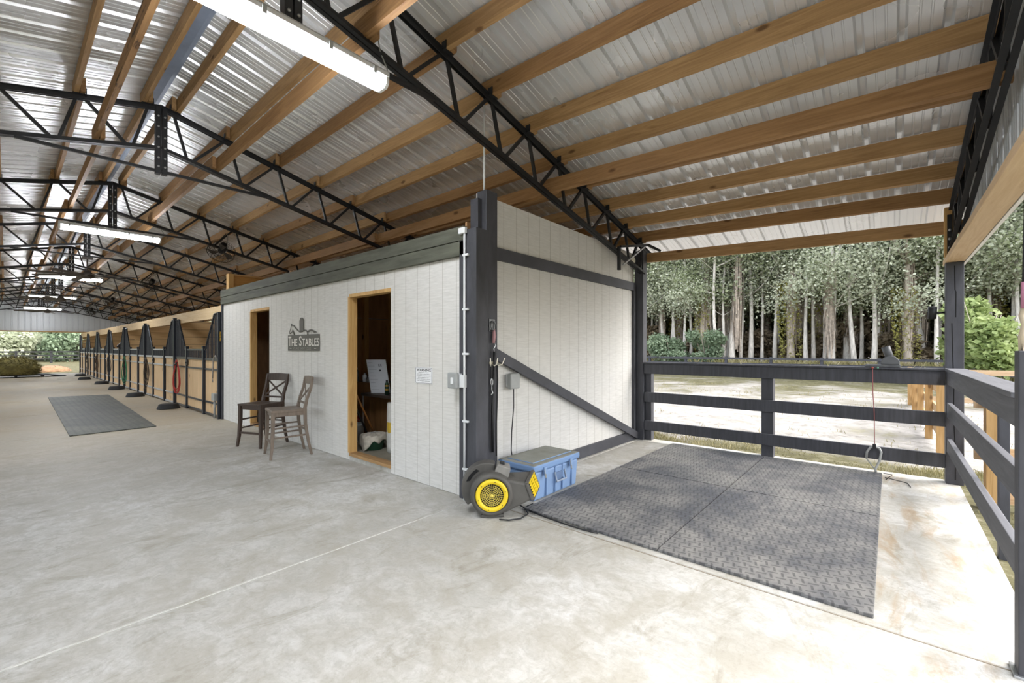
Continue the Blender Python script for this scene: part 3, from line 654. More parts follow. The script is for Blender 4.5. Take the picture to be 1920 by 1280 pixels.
# ================================================================ horses
def horse(x, y, rz, z0, label, c):
    """body grown as one skin over a jointed skeleton; faces local -X with its head over the door"""
    J = {'pelvis': ((.95, 0, 1.22), .26), 'back': ((.55, 0, 1.18), .27), 'chest': ((.1, 0, 1.16), .26), 'neck1': ((-.12, 0, 1.38), .17), 'neck2': ((-.36, 0, 1.60), .125), 'poll': ((-.50, 0, 1.76), .095),
         'face': ((-.66, 0, 1.66), .085), 'muzzle': ((-.86, 0, 1.50), .06), 'lips': ((-.93, 0, 1.44), .045), 'dock': ((1.18, 0, 1.25), .12), 'tail': ((1.30, 0, 1.0), .05), 'tail2': ((1.32, 0, .65), .04)}
    E_ = [('pelvis', 'back'), ('back', 'chest'), ('chest', 'neck1'), ('neck1', 'neck2'), ('neck2', 'poll'), ('poll', 'face'), ('face', 'muzzle'), ('muzzle', 'lips'), ('pelvis', 'dock'), ('dock', 'tail'), ('tail', 'tail2')]
    for s_ in (-1, 1):
        n = str(s_)
        J['e'+n] = ((-.50, s_*.07, 1.90), .018); J['e0'+n] = ((-.50, s_*.05, 1.81), .03); E_ += [('poll', 'e0'+n), ('e0'+n, 'e'+n)]
        for k, pts in (('f', [((.08, s_*.15, .92), .10), ((.05, s_*.15, .56), .055), ((.05, s_*.15, .22), .035), ((.02, s_*.15, .05), .05)]), ('h', [((.98, s_*.16, .92), .15), ((.92, s_*.16, .68), .075), ((1.08, s_*.16, .52), .045), ((1.04, s_*.16, .22), .035), ((1.0, s_*.16, .05), .05)])):
            pr = 'chest' if k == 'f' else 'pelvis'
            for i, (p_, r_) in enumerate(pts): J[k+n+str(i)] = (p_, r_); E_.append((pr, k+n+str(i))); pr = k+n+str(i)
    ks = list(J); me = bpy.data.meshes.new('horse'); me.from_pydata([J[k][0] for k in ks], [(ks.index(a), ks.index(b_)) for a, b_ in E_], [])
    o = bpy.data.objects.new('horse', me); col.objects.link(o); o.location = (x, y, z0); o.rotation_euler = (0, 0, rz)
    sk = o.modifiers.new('skin', 'SKIN'); sk.use_smooth_shade = True
    for i, k in enumerate(ks):
        sv = me.skin_vertices[0].data[i]; r_ = J[k][1]; sv.radius = (r_, r_); sv.use_root = (k == 'pelvis')
    sb = o.modifiers.new('subd', 'SUBSURF'); sb.levels = 1; sb.render_levels = 2
    me.materials.append(mat('dark_bay_coat_'+label[:5], c, .5, 0, .3, 4))
    b = MB()
    for s_ in (-1, 1): b.blob((-.60, s_*.082, 1.70), .02, 2)
    obj('eyes', b, mat('horse_eye', '0A0806', .15), o, local=True)
    b = MB()
    for k in range(22):
        u = k/21; p_ = Vector((-.56, 0, 1.84)).lerp(Vector((-.02, 0, 1.56)), u); b.tube([p_, p_+Vector((.03, .05, -.06)), p_+Vector((.05, .09, -.18))], [.014, .012, .004], 5)
    obj('mane', b, mat('horse_mane', '0F0D0B', .7), o, local=True)
    return tag(o, label, 'horse')
horse(3.62, 22.6, R(22), 0, 'dark horse looking over the grille of the fourth stall', '2A1E16')
horse(3.70, 26.0, R(15), 0, 'nearly black horse with head low in the fifth stall', '1C1714')

# ================================================================ black feed pans
pan = thing('feed_pan', 'black rubber feed pan upside down below the red halter', 'pan', (2.48, 12.72, 0), 0, 'black feed pans along the stalls')
obj('tub', MB().lathe([(0, .11), (.165, .112), (.185, .10), (.215, .012), (.215, .002), (.2, .002), (.16, .09), (0, .095)], n=28), RUB, pan, local=True)
obj('rim', MB().tube([(.214*math.cos(2*math.pi*k/28), .214*math.sin(2*math.pi*k/28), .011) for k in range(28)], .009, 6, closed=True), RUB, pan, local=True)
for (x, y), l in zip(((2.46, 16.6), (2.47, 20.0), (2.47, 23.5), (2.32, 27.5), (2.47, 31.0)), ('second from the office', 'third from the office', 'fourth from the office', 'second farthest, out from the stall posts', 'farthest of all')):
    c = copy_tree(pan); c.location = (x, y, 0); c['label'] = 'black rubber feed pan upside down by the stalls, ' + l
    c.scale = (1.0, 1.0, 1.0)

# halters and ropes hung at the dividers
def loops(x, y, ztop, length, wdt, seed, n=3):
    r = random.Random(seed); L_ = []
    for k in range(n):
        w_ = wdt*r.uniform(.5, 1); l_ = length*r.uniform(.7, 1); dy = r.uniform(-.04, .04); dx = r.uniform(-.02, .01)
        pts = [(x-.03+dx-.55*w_*math.sin(t)*math.sin(t/2), y-.06+dy+1.3*w_*math.sin(t)*(.35+.65*math.sin(t/2)), ztop-l_*(1-math.cos(t))/2) for t in [2*math.pi*j/22 for j in range(22)]]
        L_.append(pts)
    return L_
HC = [('A6302A', 'red'), ('4A3B2C', 'brown leather'), ('2F7A55', 'green'), ('3A3A3C', 'black'), ('5A4632', 'dark brown'), ('44403A', 'faded black')]
for k, (hx, nm) in enumerate(HC):
    y = DY[k+1]-.50
    t = thing('halter', '%s halter and lead rope hung beside the %s stall divider post' % (nm, ['first', 'second', 'third', 'fourth', 'fifth', 'sixth'][k]), 'halter', (2.72, y, 1.13))
    ln = .78 if k == 0 else .95
    for j, pts in enumerate(loops(2.725, y, 1.12, ln if k else .86, .12, k, 4)):
        obj('lead_rope', MB().tube(pts, .010 if k == 0 else .008, 5, closed=True), mat(nm.replace(' ', '_')+'_rope', hx, .7), t)
    b = MB().tube([(2.71, y+.10, 1.13), (2.68, y+.16, .98), (2.69, y+.02, .84), (2.66, y-.12, .92), (2.69, y-.06, 1.1)], .015, 5, closed=True).tube([(2.685, y+.14, 1.06), (2.65, y, 1.0), (2.685, y-.12, 1.06)], .013, 5).tube([(2.69, y+.12, .96), (2.66, y+.02, .78), (2.68, y-.04, .70)], .012, 5)
    obj('head_piece', b, mat('dark_leather', '2B211B', .5), t)
    obj('hook', MB().tube([(2.765, y, 1.12), (2.69, y, 1.12), (2.685, y, 1.15)], .005, 6), BLK, t)
t = thing('rope', 'thin grey rope hung on the stall grille beside the office wall', 'rope', (2.73, 10.2, 1.2))
obj('strand', MB().tube([(2.715, 10.06, 1.20), (2.72, 10.14, 1.26), (2.72, 10.26, 1.20), (2.72, 10.29, .98), (2.72, 10.31, .80)], .012, 6), mat('grey_rope', '8E8A84', .8), t)
obj('clip', MB().tube([(2.72, 10.31, .80), (2.72, 10.33, .74), (2.72, 10.30, .72), (2.72, 10.29, .77)], .006, 6), GALV, t)
t = thing('brass_snap', 'brass snap and small bell hanging at the dark edge of the office wall', 'hook', (2.76, 10.0, 1.6))
for z in (1.70, 1.64, 1.57): obj('ring', MB().tube([(2.765, 10.0+.018*math.cos(a), z+.03*math.sin(a)) for a in [2*math.pi*k/14 for k in range(14)]], .006, 6, closed=True), mat('brass', 'B08D3E', .3, .9), t)

# ================================================================ hay pile on a sled, dirt pile, tarp
def shag(name, c0, r, n, ln, seed, m, base, lab, cat, kind=None):
    rr = random.Random(seed); b = MB().blob(c0, r, 4, .035, seed)
    V = b.v[:]
    for k in range(n):
        v = Vector(rr.choice(V)); d = (v-Vector(c0)).normalized()+Vector((rr.uniform(-.5, .5), rr.uniform(-.5, .5), rr.uniform(-1.0, .3))); d.normalize()
        s_ = d.cross(Vector((rr.uniform(-1, 1), rr.uniform(-1, 1), .3))).normalized()*.012
        e = v+d*ln*rr.uniform(.5, 1.3); b.poly([v-s_, v+s_, e], [(0, 1, 2)])
    b.v = [(p_[0], p_[1], max(p_[2], base)) for p_ in b.v]
    return tag(obj(name, b, m, loc=(c0[0], c0[1], base)), lab, cat)
HAYM = mat('olive_hay', '6B6336', .9, 0, .45, 5, .5)
shag('hay_pile', (.20, 32.1, .40), (.90, .8, .56), 2600, .17, 5, HAYM, .13, 'rounded pile of olive hay at the far end of the aisle', 'hay')
t = thing('hay_sled', 'low black sled carrying the hay pile in the far aisle', 'sled', (.3, 32.1, 0))
obj('deck', MB().box(-.7, 1.35, 31.5, 32.8, .08, .125), RUB, t, .01)
for x in (-.55, .32, 1.2): obj('leg', MB().box(x-.04, x+.04, 31.55, 32.75, 0.001, .08), RUB, t)
obj('runner', MB().prism([(1.35, .125), (1.35, .09), (1.75, .0), (2.0, .0), (2.0, .03), (1.8, .05)], 1, 31.5, 32.6), RUB, t)
shag('dirt_pile', (1.9, 41.0, -.12), (.95, 1.2, .42), 500, .06, 9, mat('orange_dirt', '8C6E52', .95, 0, .25, 6, .5), -.10, 'low heap of orange dirt outside the far barn opening', 'dirt pile')
# ================================================================ lettering
def letters(txt, wid, hgt, P, mb=None, bold=0.0):
    """outline letters scaled to wid x hgt, P(u, v) gives the world point; double sided slab a hair thick"""
    cu = bpy.data.curves.new('t', 'FONT'); cu.body = txt; cu.offset = bold; cu.align_x = 'LEFT'; cu.resolution_u = 3
    o = bpy.data.objects.new('t', cu); col.objects.link(o); bpy.context.view_layer.update()
    me = bpy.data.meshes.new_from_object(o.evaluated_get(bpy.context.evaluated_depsgraph_get()))
    xs_ = [v.co.x for v in me.vertices]; ys_ = [v.co.y for v in me.vertices]
    x0, x1, y0, y1 = min(xs_), max(xs_), min(ys_), max(ys_)
    mb = mb or MB()
    mb.poly([P((v.co.x-x0)/(x1-x0)*wid, (v.co.y-y0)/(y1-y0)*hgt) for v in me.vertices], [tuple(p.vertices) for p in me.polygons])
    bpy.data.objects.remove(o); bpy.data.curves.remove(cu); bpy.data.meshes.remove(me); return mb
# THE STABLES sign
SG = mat('sign_dark_metal', '5C5A52', .6, .2, .08)
t = thing('sign', 'dark metal stable name sign with horse outline and silo on white wall', 'sign', (2.815, 6.43, 1.36))
obj('plate', MB().box(2.806, 2.816, 5.92, 6.935, 1.365, 1.60), SG, t, .003)
LET = mat('sign_cutout_letters', 'D8D5CC', .7, 0, .03)
S = lambda y0, z0: (lambda u, v: (2.8045, y0-u, z0+v))
b = MB(); x = 6.91
for tx, wd, hg in (('T', .105, .145), ('HE', .19, .105), (' ', .04, 0), ('S', .085, .145), ('TABLES', .53, .108)):
    if tx != ' ': letters(tx, wd, hg, S(x, 1.435), b, .012)
    x -= wd+.012
obj('lettering', b, LET, t)
for tx, y_, wd in (('AT', 6.75, .062), ('LAKE', 6.665, .135), ('SAINT', 6.505, .155), ('LOUIS', 6.325, .165)): obj('small_word', letters(tx, wd, .035, S(y_, 1.383)), mat('worn_letters', '8E8B82', .7), t)
def sp2(x_, y_): return (6.935-(x_-300)*.0012156, 1.60+(705-.042*(x_-300)-y_)*.000573)
H1 = [(482, 705), (460, 630), (432, 578), (426, 612), (388, 632), (368, 662), (348, 668), (343, 615), (372, 545), (388, 465), (400, 405), (416, 450), (468, 458), (520, 520), (580, 582), (635, 617), (700, 606), (760, 570), (805, 585), (838, 625), (848, 690)]
obj('horse_outline', MB().tube([(2.811, *sp2(*p_)) for p_ in H1], [.010]*3+[.005]*8+[.009]*10, 6), SG, t)
TLp = [(842, 610), (890, 565), (940, 556), (985, 580), (1075, 628), (1015, 648), (960, 600), (905, 600), (850, 628)]
obj('tail', MB().prism([sp2(*p_) for p_ in TLp], 0, 2.806, 2.815), SG, t)
SLp = [(632, 615), (630, 340), (640, 290), (660, 265), (682, 257), (704, 265), (724, 290), (737, 340), (737, 600), (700, 612)]
obj('silo', MB().prism([sp2(*p_) for p_ in SLp], 0, 2.806, 2.816), SG, t)
for y_ in (6.86, 6.06): obj('dash', MB().box(2.8035, 2.8045, y_-.06, y_, 1.398, 1.405), LET, t)
# WARNING sign
t = thing('warning_sign', 'small white WARNING notice with black text on white wall', 'sign', (2.818, 3.63, 1.04))
obj('sheet', MB().box(2.813, 2.818, 3.495, 3.772, 1.038, 1.205), mat('sign_white', 'E9EAEC', .45, 0, .02), t)
b = MB(); BK = mat('print_black', '16171A', .6)
for y0, y1, z0, z1 in ((3.500, 3.503, 1.043, 1.20), (3.764, 3.767, 1.043, 1.20), (3.50, 3.767, 1.043, 1.0455), (3.50, 3.767, 1.1975, 1.20)): b.box(2.8118, 2.8128, y0, y1, z0, z1)
obj('border', b, BK, t)
W = lambda y0, z0: (lambda u, v: (2.8122, y0-u, z0+v))
obj('heading', letters('WARNING', .235, .028, W(3.751, 1.163), None, .02), BK, t)
b = MB()
for k, (tx, wd) in enumerate((('Under Florida law, an equine', .17), ('activity sponsor or equine professional', .22), ('is not liable for an injury to, or the', .225), ('death of, a participant in equine', .19), ('activities resulting from the inherent', .225), ('risks of equine activities.', .215))):
    letters(tx, wd, .0105, W(3.634+wd/2, 1.146-k*.0172), b, .01)
obj('small_print', b, BK, t)

# ================================================================ conduit, switches, cords
t = thing('conduit', 'grey electrical conduit running up the dark office corner trim', 'pipe', (2.762, 2.965, 0))
obj('pipe', MB().tube([(2.762, 2.965, .0), (2.762, 2.965, 2.46)], .0105, 10), WHITEPL, t)
obj('elbow_box', MB().box(2.742, 2.775, 2.94, 3.03, 2.46, 2.515), WHITEPL, t, .005)
for z in (.28, .72, 1.34, 1.75, 2.25): obj('clip', MB().box(2.752, 2.776, 2.915, 2.985, z, z+.02), WHITEPL, t, .003)
def switch(name, lab, o, flip):
    t = thing(name, lab, 'switch', o)
    A = (lambda x0, x1, y0, y1, z0, z1: MB().box(x0, x1, y0, y1, z0, z1)) if not flip else (lambda x0, x1, y0, y1, z0, z1: MB().box(y0, y1, x0, x1, z0, z1))
    s_ = -1
    obj('back_box', A(-.05, 0, -.045, .045, -.065, .065), WHITEPL, t, .006, local=True)
    return t, A
t, A = switch('light_switch', 'weatherproof switch box with clear cover beside the conduit', (2.80, 3.06, 1.10), False)
obj('clear_cover', A(-.088, -.051, -.04, .09, -.075, .075), GREYPL, t, .012, local=True)
obj('side_box', A(-.055, 0.015, -.105, -.05, -.062, .055), WHITEPL, t, .004, local=True)
obj('toggle', A(-.1, -.087, .0, .03, -.03, .03), WHITEPL, t, .003, local=True)
t, A = switch('socket', 'grey covered power socket on the white wash bay wall', (3.415, 3.0, 1.065), True)
obj('clear_cover', A(-.10, -.045, -.075, .075, -.08, .08), GREYPL, t, .014, local=True)
tag(obj('power_cord', MB().tube([(3.44, 2.95, .99), (3.43, 2.94, .8), (3.40, 2.94, .55), (3.38, 2.93, .36), (3.40, 2.915, .2), (3.34, 2.90, .04), (3.25, 2.90, .012), (3.11, 2.83, .012), (3.08, 2.6, .012)], .006, 6), BLK, loc=(3.42, 2.94, .01)), 'thin black cord hanging from the grey socket behind the cooler', 'cord')
tag(obj('white_rod', MB().tube([(2.985, 2.93, 2.905), (2.985, 2.93, zr(2.985)-.02)], .009, 8), WHITEPL, loc=(2.985, 2.93, 2.9)), 'thin white conduit rising from the office corner post to the roof', 'pipe')
t = thing('junction_box', 'grey electrical box on a short conduit beside the first stall', 'switch', (2.73, 10.22, 0))
obj('pipe', MB().tube([(2.73, 10.22, 0), (2.73, 10.22, .42)], .022, 8), GREYPL, t); obj('box', MB().box(2.69, 2.76, 10.14, 10.30, .36, .50), GREYPL, t, .01)

# ================================================================ tie ring, lead and hooks on the corner post
t = thing('tie_ring', 'steel tie ring on a plate, high on the office corner post', 'ring', (3.02, 2.865, 1.62))
obj('plate', MB().box(2.985, 3.065, 2.862, 2.870, 1.56, 1.68), mat('dull_steel', '6F7173', .4, .8, .1), t, .002)
obj('ring', MB().tube([(3.025+.034*math.cos(a), 2.846+.006*math.sin(a), 1.615+.042*math.sin(a)) for a in [2*math.pi*k/20 for k in range(20)]], .0065, 8, closed=True), MATS['dull_steel'], t)
t = thing('lead_rope', 'black lead strap with pink end clipped to the tie ring', 'rope', (3.03, 2.845, .3))
obj('pink_end', MB().tube([(3.028, 2.845, 1.58), (3.03, 2.842, 1.52), (3.02, 2.842, 1.45)], [.012, .02, .014], 8), mat('faded_pink', 'A98286', .8), t)
obj('snap', MB().tube([(3.03, 2.84, 1.46), (3.045, 2.838, 1.43), (3.02, 2.838, 1.40), (3.03, 2.84, 1.36)], .007, 6), GALV, t)
obj('strap', MB().tube([(3.03, 2.84, 1.37), (3.03, 2.838, 1.25), (3.02, 2.84, 1.1), (3.005, 2.84, .8), (3.015, 2.845, .42)], .013, 6), BLK, t)
t = thing('tether', 'black strap looping off the hooks down to the blower', 'strap', (3.08, 2.84, .4))
obj('strap', MB().tube([(3.06, 2.83, 1.24), (3.065, 2.83, 1.1), (3.05, 2.825, .85), (3.04, 2.825, .6), (3.045, 2.825, .38)], .008, 6), RUB, t)
t = thing('hook_rack', 'cream wire triple hook on the office corner post', 'hook', (3.02, 2.86, 1.27))
CRM = mat('cream_hooks', 'D6D0BE', .4)
for x0, sx in ((2.95, -1), (3.02, 0), (3.10, 1)):
    obj('hook', MB().tube([(3.02+sx*.015, 2.865, 1.26), (3.02+sx*.05, 2.83, 1.235), (3.02+sx*.08, 2.80, 1.25), (3.02+sx*.10, 2.785, 1.31)], .005, 6), CRM, t)
obj('bar', MB().box(2.99, 3.06, 2.862, 2.870, 1.25, 1.275), CRM, t, .002)
t = thing('snap_clip', 'silver swivel snap on a short dark strap below the hooks', 'hook', (2.99, 2.83, 1.0))
obj('strap', MB().box(2.975, 2.995, 2.828, 2.834, 1.12, 1.25), RUB, t, .001)
obj('snap', MB().tube([(2.985+.014*math.cos(a), 2.83, 1.085+.03*math.sin(a)) for a in [2*math.pi*k/14 for k in range(14)]], .005, 6, closed=True).tube([(2.985, 2.83, 1.055), (2.985, 2.83, 1.01), (3.0, 2.83, .98), (2.975, 2.83, .965)], .006, 6), GALV, t)

# ================================================================ blower
DUST = mat('dusty_charcoal_plastic', '4F4D49', .6, 0, .22, 5, .15); YEL = mat('yellow_plastic', 'E3C51F', .45, 0, .06)
t = thing('air_blower', 'charcoal air blower with round yellow intake grill by the office corner', 'blower', (2.70, 2.56, 0), R(-46))
H0 = .19
def shear(p):
    k = max(0, min(1, (p[0]-.15)/.12))*(p[1])*1.0; return (p[0]+.36*k, p[1], p[2]+.25*k)
obj('housing', MB().lathe([(.0, .12), (.12, .13), (.165, .115), (.18, .06), (.18, -.07), (.178, -.10), (.165, -.122), (.142, -.127), (.138, -.105), (.0, -.10)], (0, 0, H0), 'y', 48), DUST, t, local=True)
b = MB(); b.prism([(.02, H0-.178), (.13, H0-.145), (.375, H0-.02), (.325, H0+.115), (.10, H0+.13), (-.02, H0)], 1, -.105, .10); b.v = [shear(p) for p in b.v]
ob = obj('outlet_duct', b, DUST, t, .018, local=True)
# duct lip and yellow grill on its mouth
A0, A1 = Vector((.375, 0, H0-.02)), Vector((.325, 0, H0+.115)); du = Vector((.94, 0, .35)).normalized()
b = MB()
for a, c_ in ((A0, A1),):
    for (p_, q_) in (((a.x, -.10, a.z), (c_.x, -.10, c_.z)), ((a.x, .095, a.z), (c_.x, .095, c_.z)), ((a.x, -.10, a.z), (a.x, .095, a.z)), ((c_.x, -.10, c_.z), (c_.x, .095, c_.z))): b.bar(p_, q_, .03, .022)
b.v = [shear(p) for p in b.v]; obj('duct_lip', b, DUST, t, .006, local=True)
g_ = MB()
for k in range(3):
    y = -.06+.06*k; g_.bar((A0.x+du.x*.014, y, A0.z+.014*du.z+.008), (A1.x+du.x*.014, y, A1.z+.014*du.z-.008), .008, .012)
for k in range(6):
    p_ = A0.lerp(A1, .10+k*.16)+du*.014; g_.bar((p_.x, -.08, p_.z), (p_.x, .08, p_.z), .010, .012)
g_.v = [shear(p) for p in g_.v]; obj('outlet_grill', g_, YEL, t, local=True)
obj('duct_inside', MB().poly([shear(p) for p in ((A0.x+du.x*.004, -.09, A0.z+.008), (A0.x+du.x*.004, .085, A0.z+.008), (A1.x+du.x*.004, .085, A1.z-.004), (A1.x+du.x*.004, -.09, A1.z-.004))], [(0, 1, 2, 3)]), RUB, t, local=True)
# intake
obj('intake_ring', MB().lathe([(.096, -.118), (.098, -.134), (.128, -.136), (.134, -.128), (.134, -.11)], (0, 0, H0), 'y', 48), YEL, t, local=True)
b = MB()
for r_ in (.082, .067, .052, .038, .024): b.tube([(r_*math.cos(a), -.128, H0+r_*math.sin(a)) for a in [2*math.pi*k/36 for k in range(36)]], .0017, 4, closed=True)
for k in range(32):
    a = 2*math.pi*k/32; r0 = .012 if k % 2 == 0 else .05; b.tube([(r0*math.cos(a), -.128, H0+r0*math.sin(a)), (.1*math.cos(a), -.128, H0+.1*math.sin(a))], .0014, 4)
b.lathe([(0, -.131), (.012, -.131), (.014, -.126)], (0, 0, H0), 'y', 16)
obj('intake_grill', b, mat('pale_yellow_wire', 'D9C65A', .5, 0, .05), t, local=True)
obj('intake_dark', MB().lathe([(0, -.108), (.1, -.108)], (0, 0, H0), 'y', 32), RUB, t, local=True)
b = MB()
for k in range(6):
    a = 2*math.pi*k/6+.3; b.cyl((.116*math.cos(a), -.1365, H0+.116*math.sin(a)), (.116*math.cos(a), -.139, H0+.116*math.sin(a)), .004, 8)
obj('screws', b, BLK, t, local=True)
# rear volute hump with carrying slot
def arcp(r, a, z=0): return (r*math.cos(R(a))-.01, H0+r*math.sin(R(a))+z)
pr = [arcp(.235+.02*math.sin(R((200-a)*1.6)), a) for a in range(212, 74, -6)]
b = MB().prism(pr+[arcp(.13, 74), arcp(.13, 212)], 1, .0, .125)
hmp = obj('handle_housing', b, DUST, t, .012, local=True)
sl = [arcp(.222, a) for a in range(158, 118, -5)]+[arcp(.195, a) for a in range(118, 158, 5)]
obj('handle_slot', MB().prism(sl, 1, -.004, .001), mat('slot_shadow_black', '0B0B0C', .9), t, local=True)
obj('control_panel', MB().prism([(.02, H0+.16), (.14, H0+.12), (.16, H0+.20), (.05, H0+.235)], 1, -.05, .11), mat('grey_switch_panel', '7F7D78', .6, 0, .2), t, .008, local=True)
obj('switch', MB().box(.07, .11, .0, .05, H0+.215, H0+.24), BLK, t, .004, local=True)
obj('foot', MB().box(-.09, .10, -.10, .10, 0.001, .025), DUST, t, .005, local=True)
tag(obj('power_cord', MB().tube([(2.62, 2.40, .012), (2.66, 2.33, .012), (2.75, 2.28, .012), (2.87, 2.30, .012), (2.95, 2.40, .012), (2.96, 2.50, .03)], .006, 6).poly([], []), BLK, loc=(2.8, 2.35, .01)), 'black cord looping on the concrete below the blower', 'cord')
tag(obj('power_cord', MB().tube([(3.08, 2.415, .012), (3.0, 2.413, .012), (2.925, 2.33, .014), (2.905, 2.15, .012), (2.89, 1.95, .012), (2.89, 1.78, .012), (2.91, 1.66, .012)], .0065, 6), BLK, loc=(2.95, 2.0, .01)), 'black cord lying on the concrete along the mat edge', 'cord')

# ================================================================ blue cooler
BLUE = mat('faded_blue_plastic', '7E9AC0', .5, 0, .07, 3); LIDG = N('dusty_blue_lid')
nz = LIDG.n('ShaderNodeNewGeometry').outputs['Normal']; up = LIDG.math('GREATER_THAN', LIDG.n('ShaderNodeSeparateXYZ', {0: nz}).outputs[2], .6)
LIDM = LIDG.fin(LIDG.mix(up, lin('7593BC'), LIDG.ramp(LIDG.noise(LIDG.coord(), 6, 4), [(.3, '77786F'), (.7, '8D8E86')])), .65)
t = thing('cooler', 'large faded blue cooler box with dusty grey lid behind the blower', 'cooler', (3.50, 2.65, 0))
b = MB(); x0, x1, y0, y1 = 3.13, 3.87, 2.44, 2.86; e = .015
V = [(x0+e, y0+e, 0), (x1-e, y0+e, 0), (x1-e, y1-e, 0), (x0+e, y1-e, 0), (x0, y0, .265), (x1, y0, .265), (x1, y1, .265), (x0, y1, .265)]
b.poly(V, [(3, 2, 1, 0), (4, 5, 6, 7), (0, 1, 5, 4), (1, 2, 6, 5), (2, 3, 7, 6), (3, 0, 4, 7)]); obj('body', b, BLUE, t, .018)
lid = obj('lid', MB().box(3.115, 3.885, 2.425, 2.875, .27, .335), LIDM, t, .016)
obj('lid_panel', MB().box(3.18, 3.82, 2.49, 2.81, .333, .345), LIDM, lid, .008)
for x in (3.27, 3.70):
    la = obj('latch', MB().box(x-.02, x+.02, 2.408, 2.426, .225, .30), BLUE, t, .004)
    obj('latch_hook', MB().tube([(x-.022, 2.405, .29), (x-.022, 2.40, .215), (x-.006, 2.40, .2), (x-.006, 2.405, .24)], .005, 6), GREYPL, la)
    obj('rib', MB().box(x+.04, x+.055, 2.43, 2.45, .02, .262), BLUE, t, .004)
for x in (3.46, 3.585): obj('rib', MB().box(x-.008, x+.008, 2.43, 2.45, .02, .262), BLUE, t, .004)
obj('handle', MB().tube([(3.44, 2.43, .215), (3.44, 2.405, .13), (3.60, 2.405, .13), (3.60, 2.43, .215)], .010, 8), mat('grey_blue_plastic', '8F9CAE', .5, 0, .1), t)
obj('handle_pocket', MB().box(3.465, 3.575, 2.432, 2.442, .135, .205), mat('pocket_blue', '5E7596', .6), t, .002)

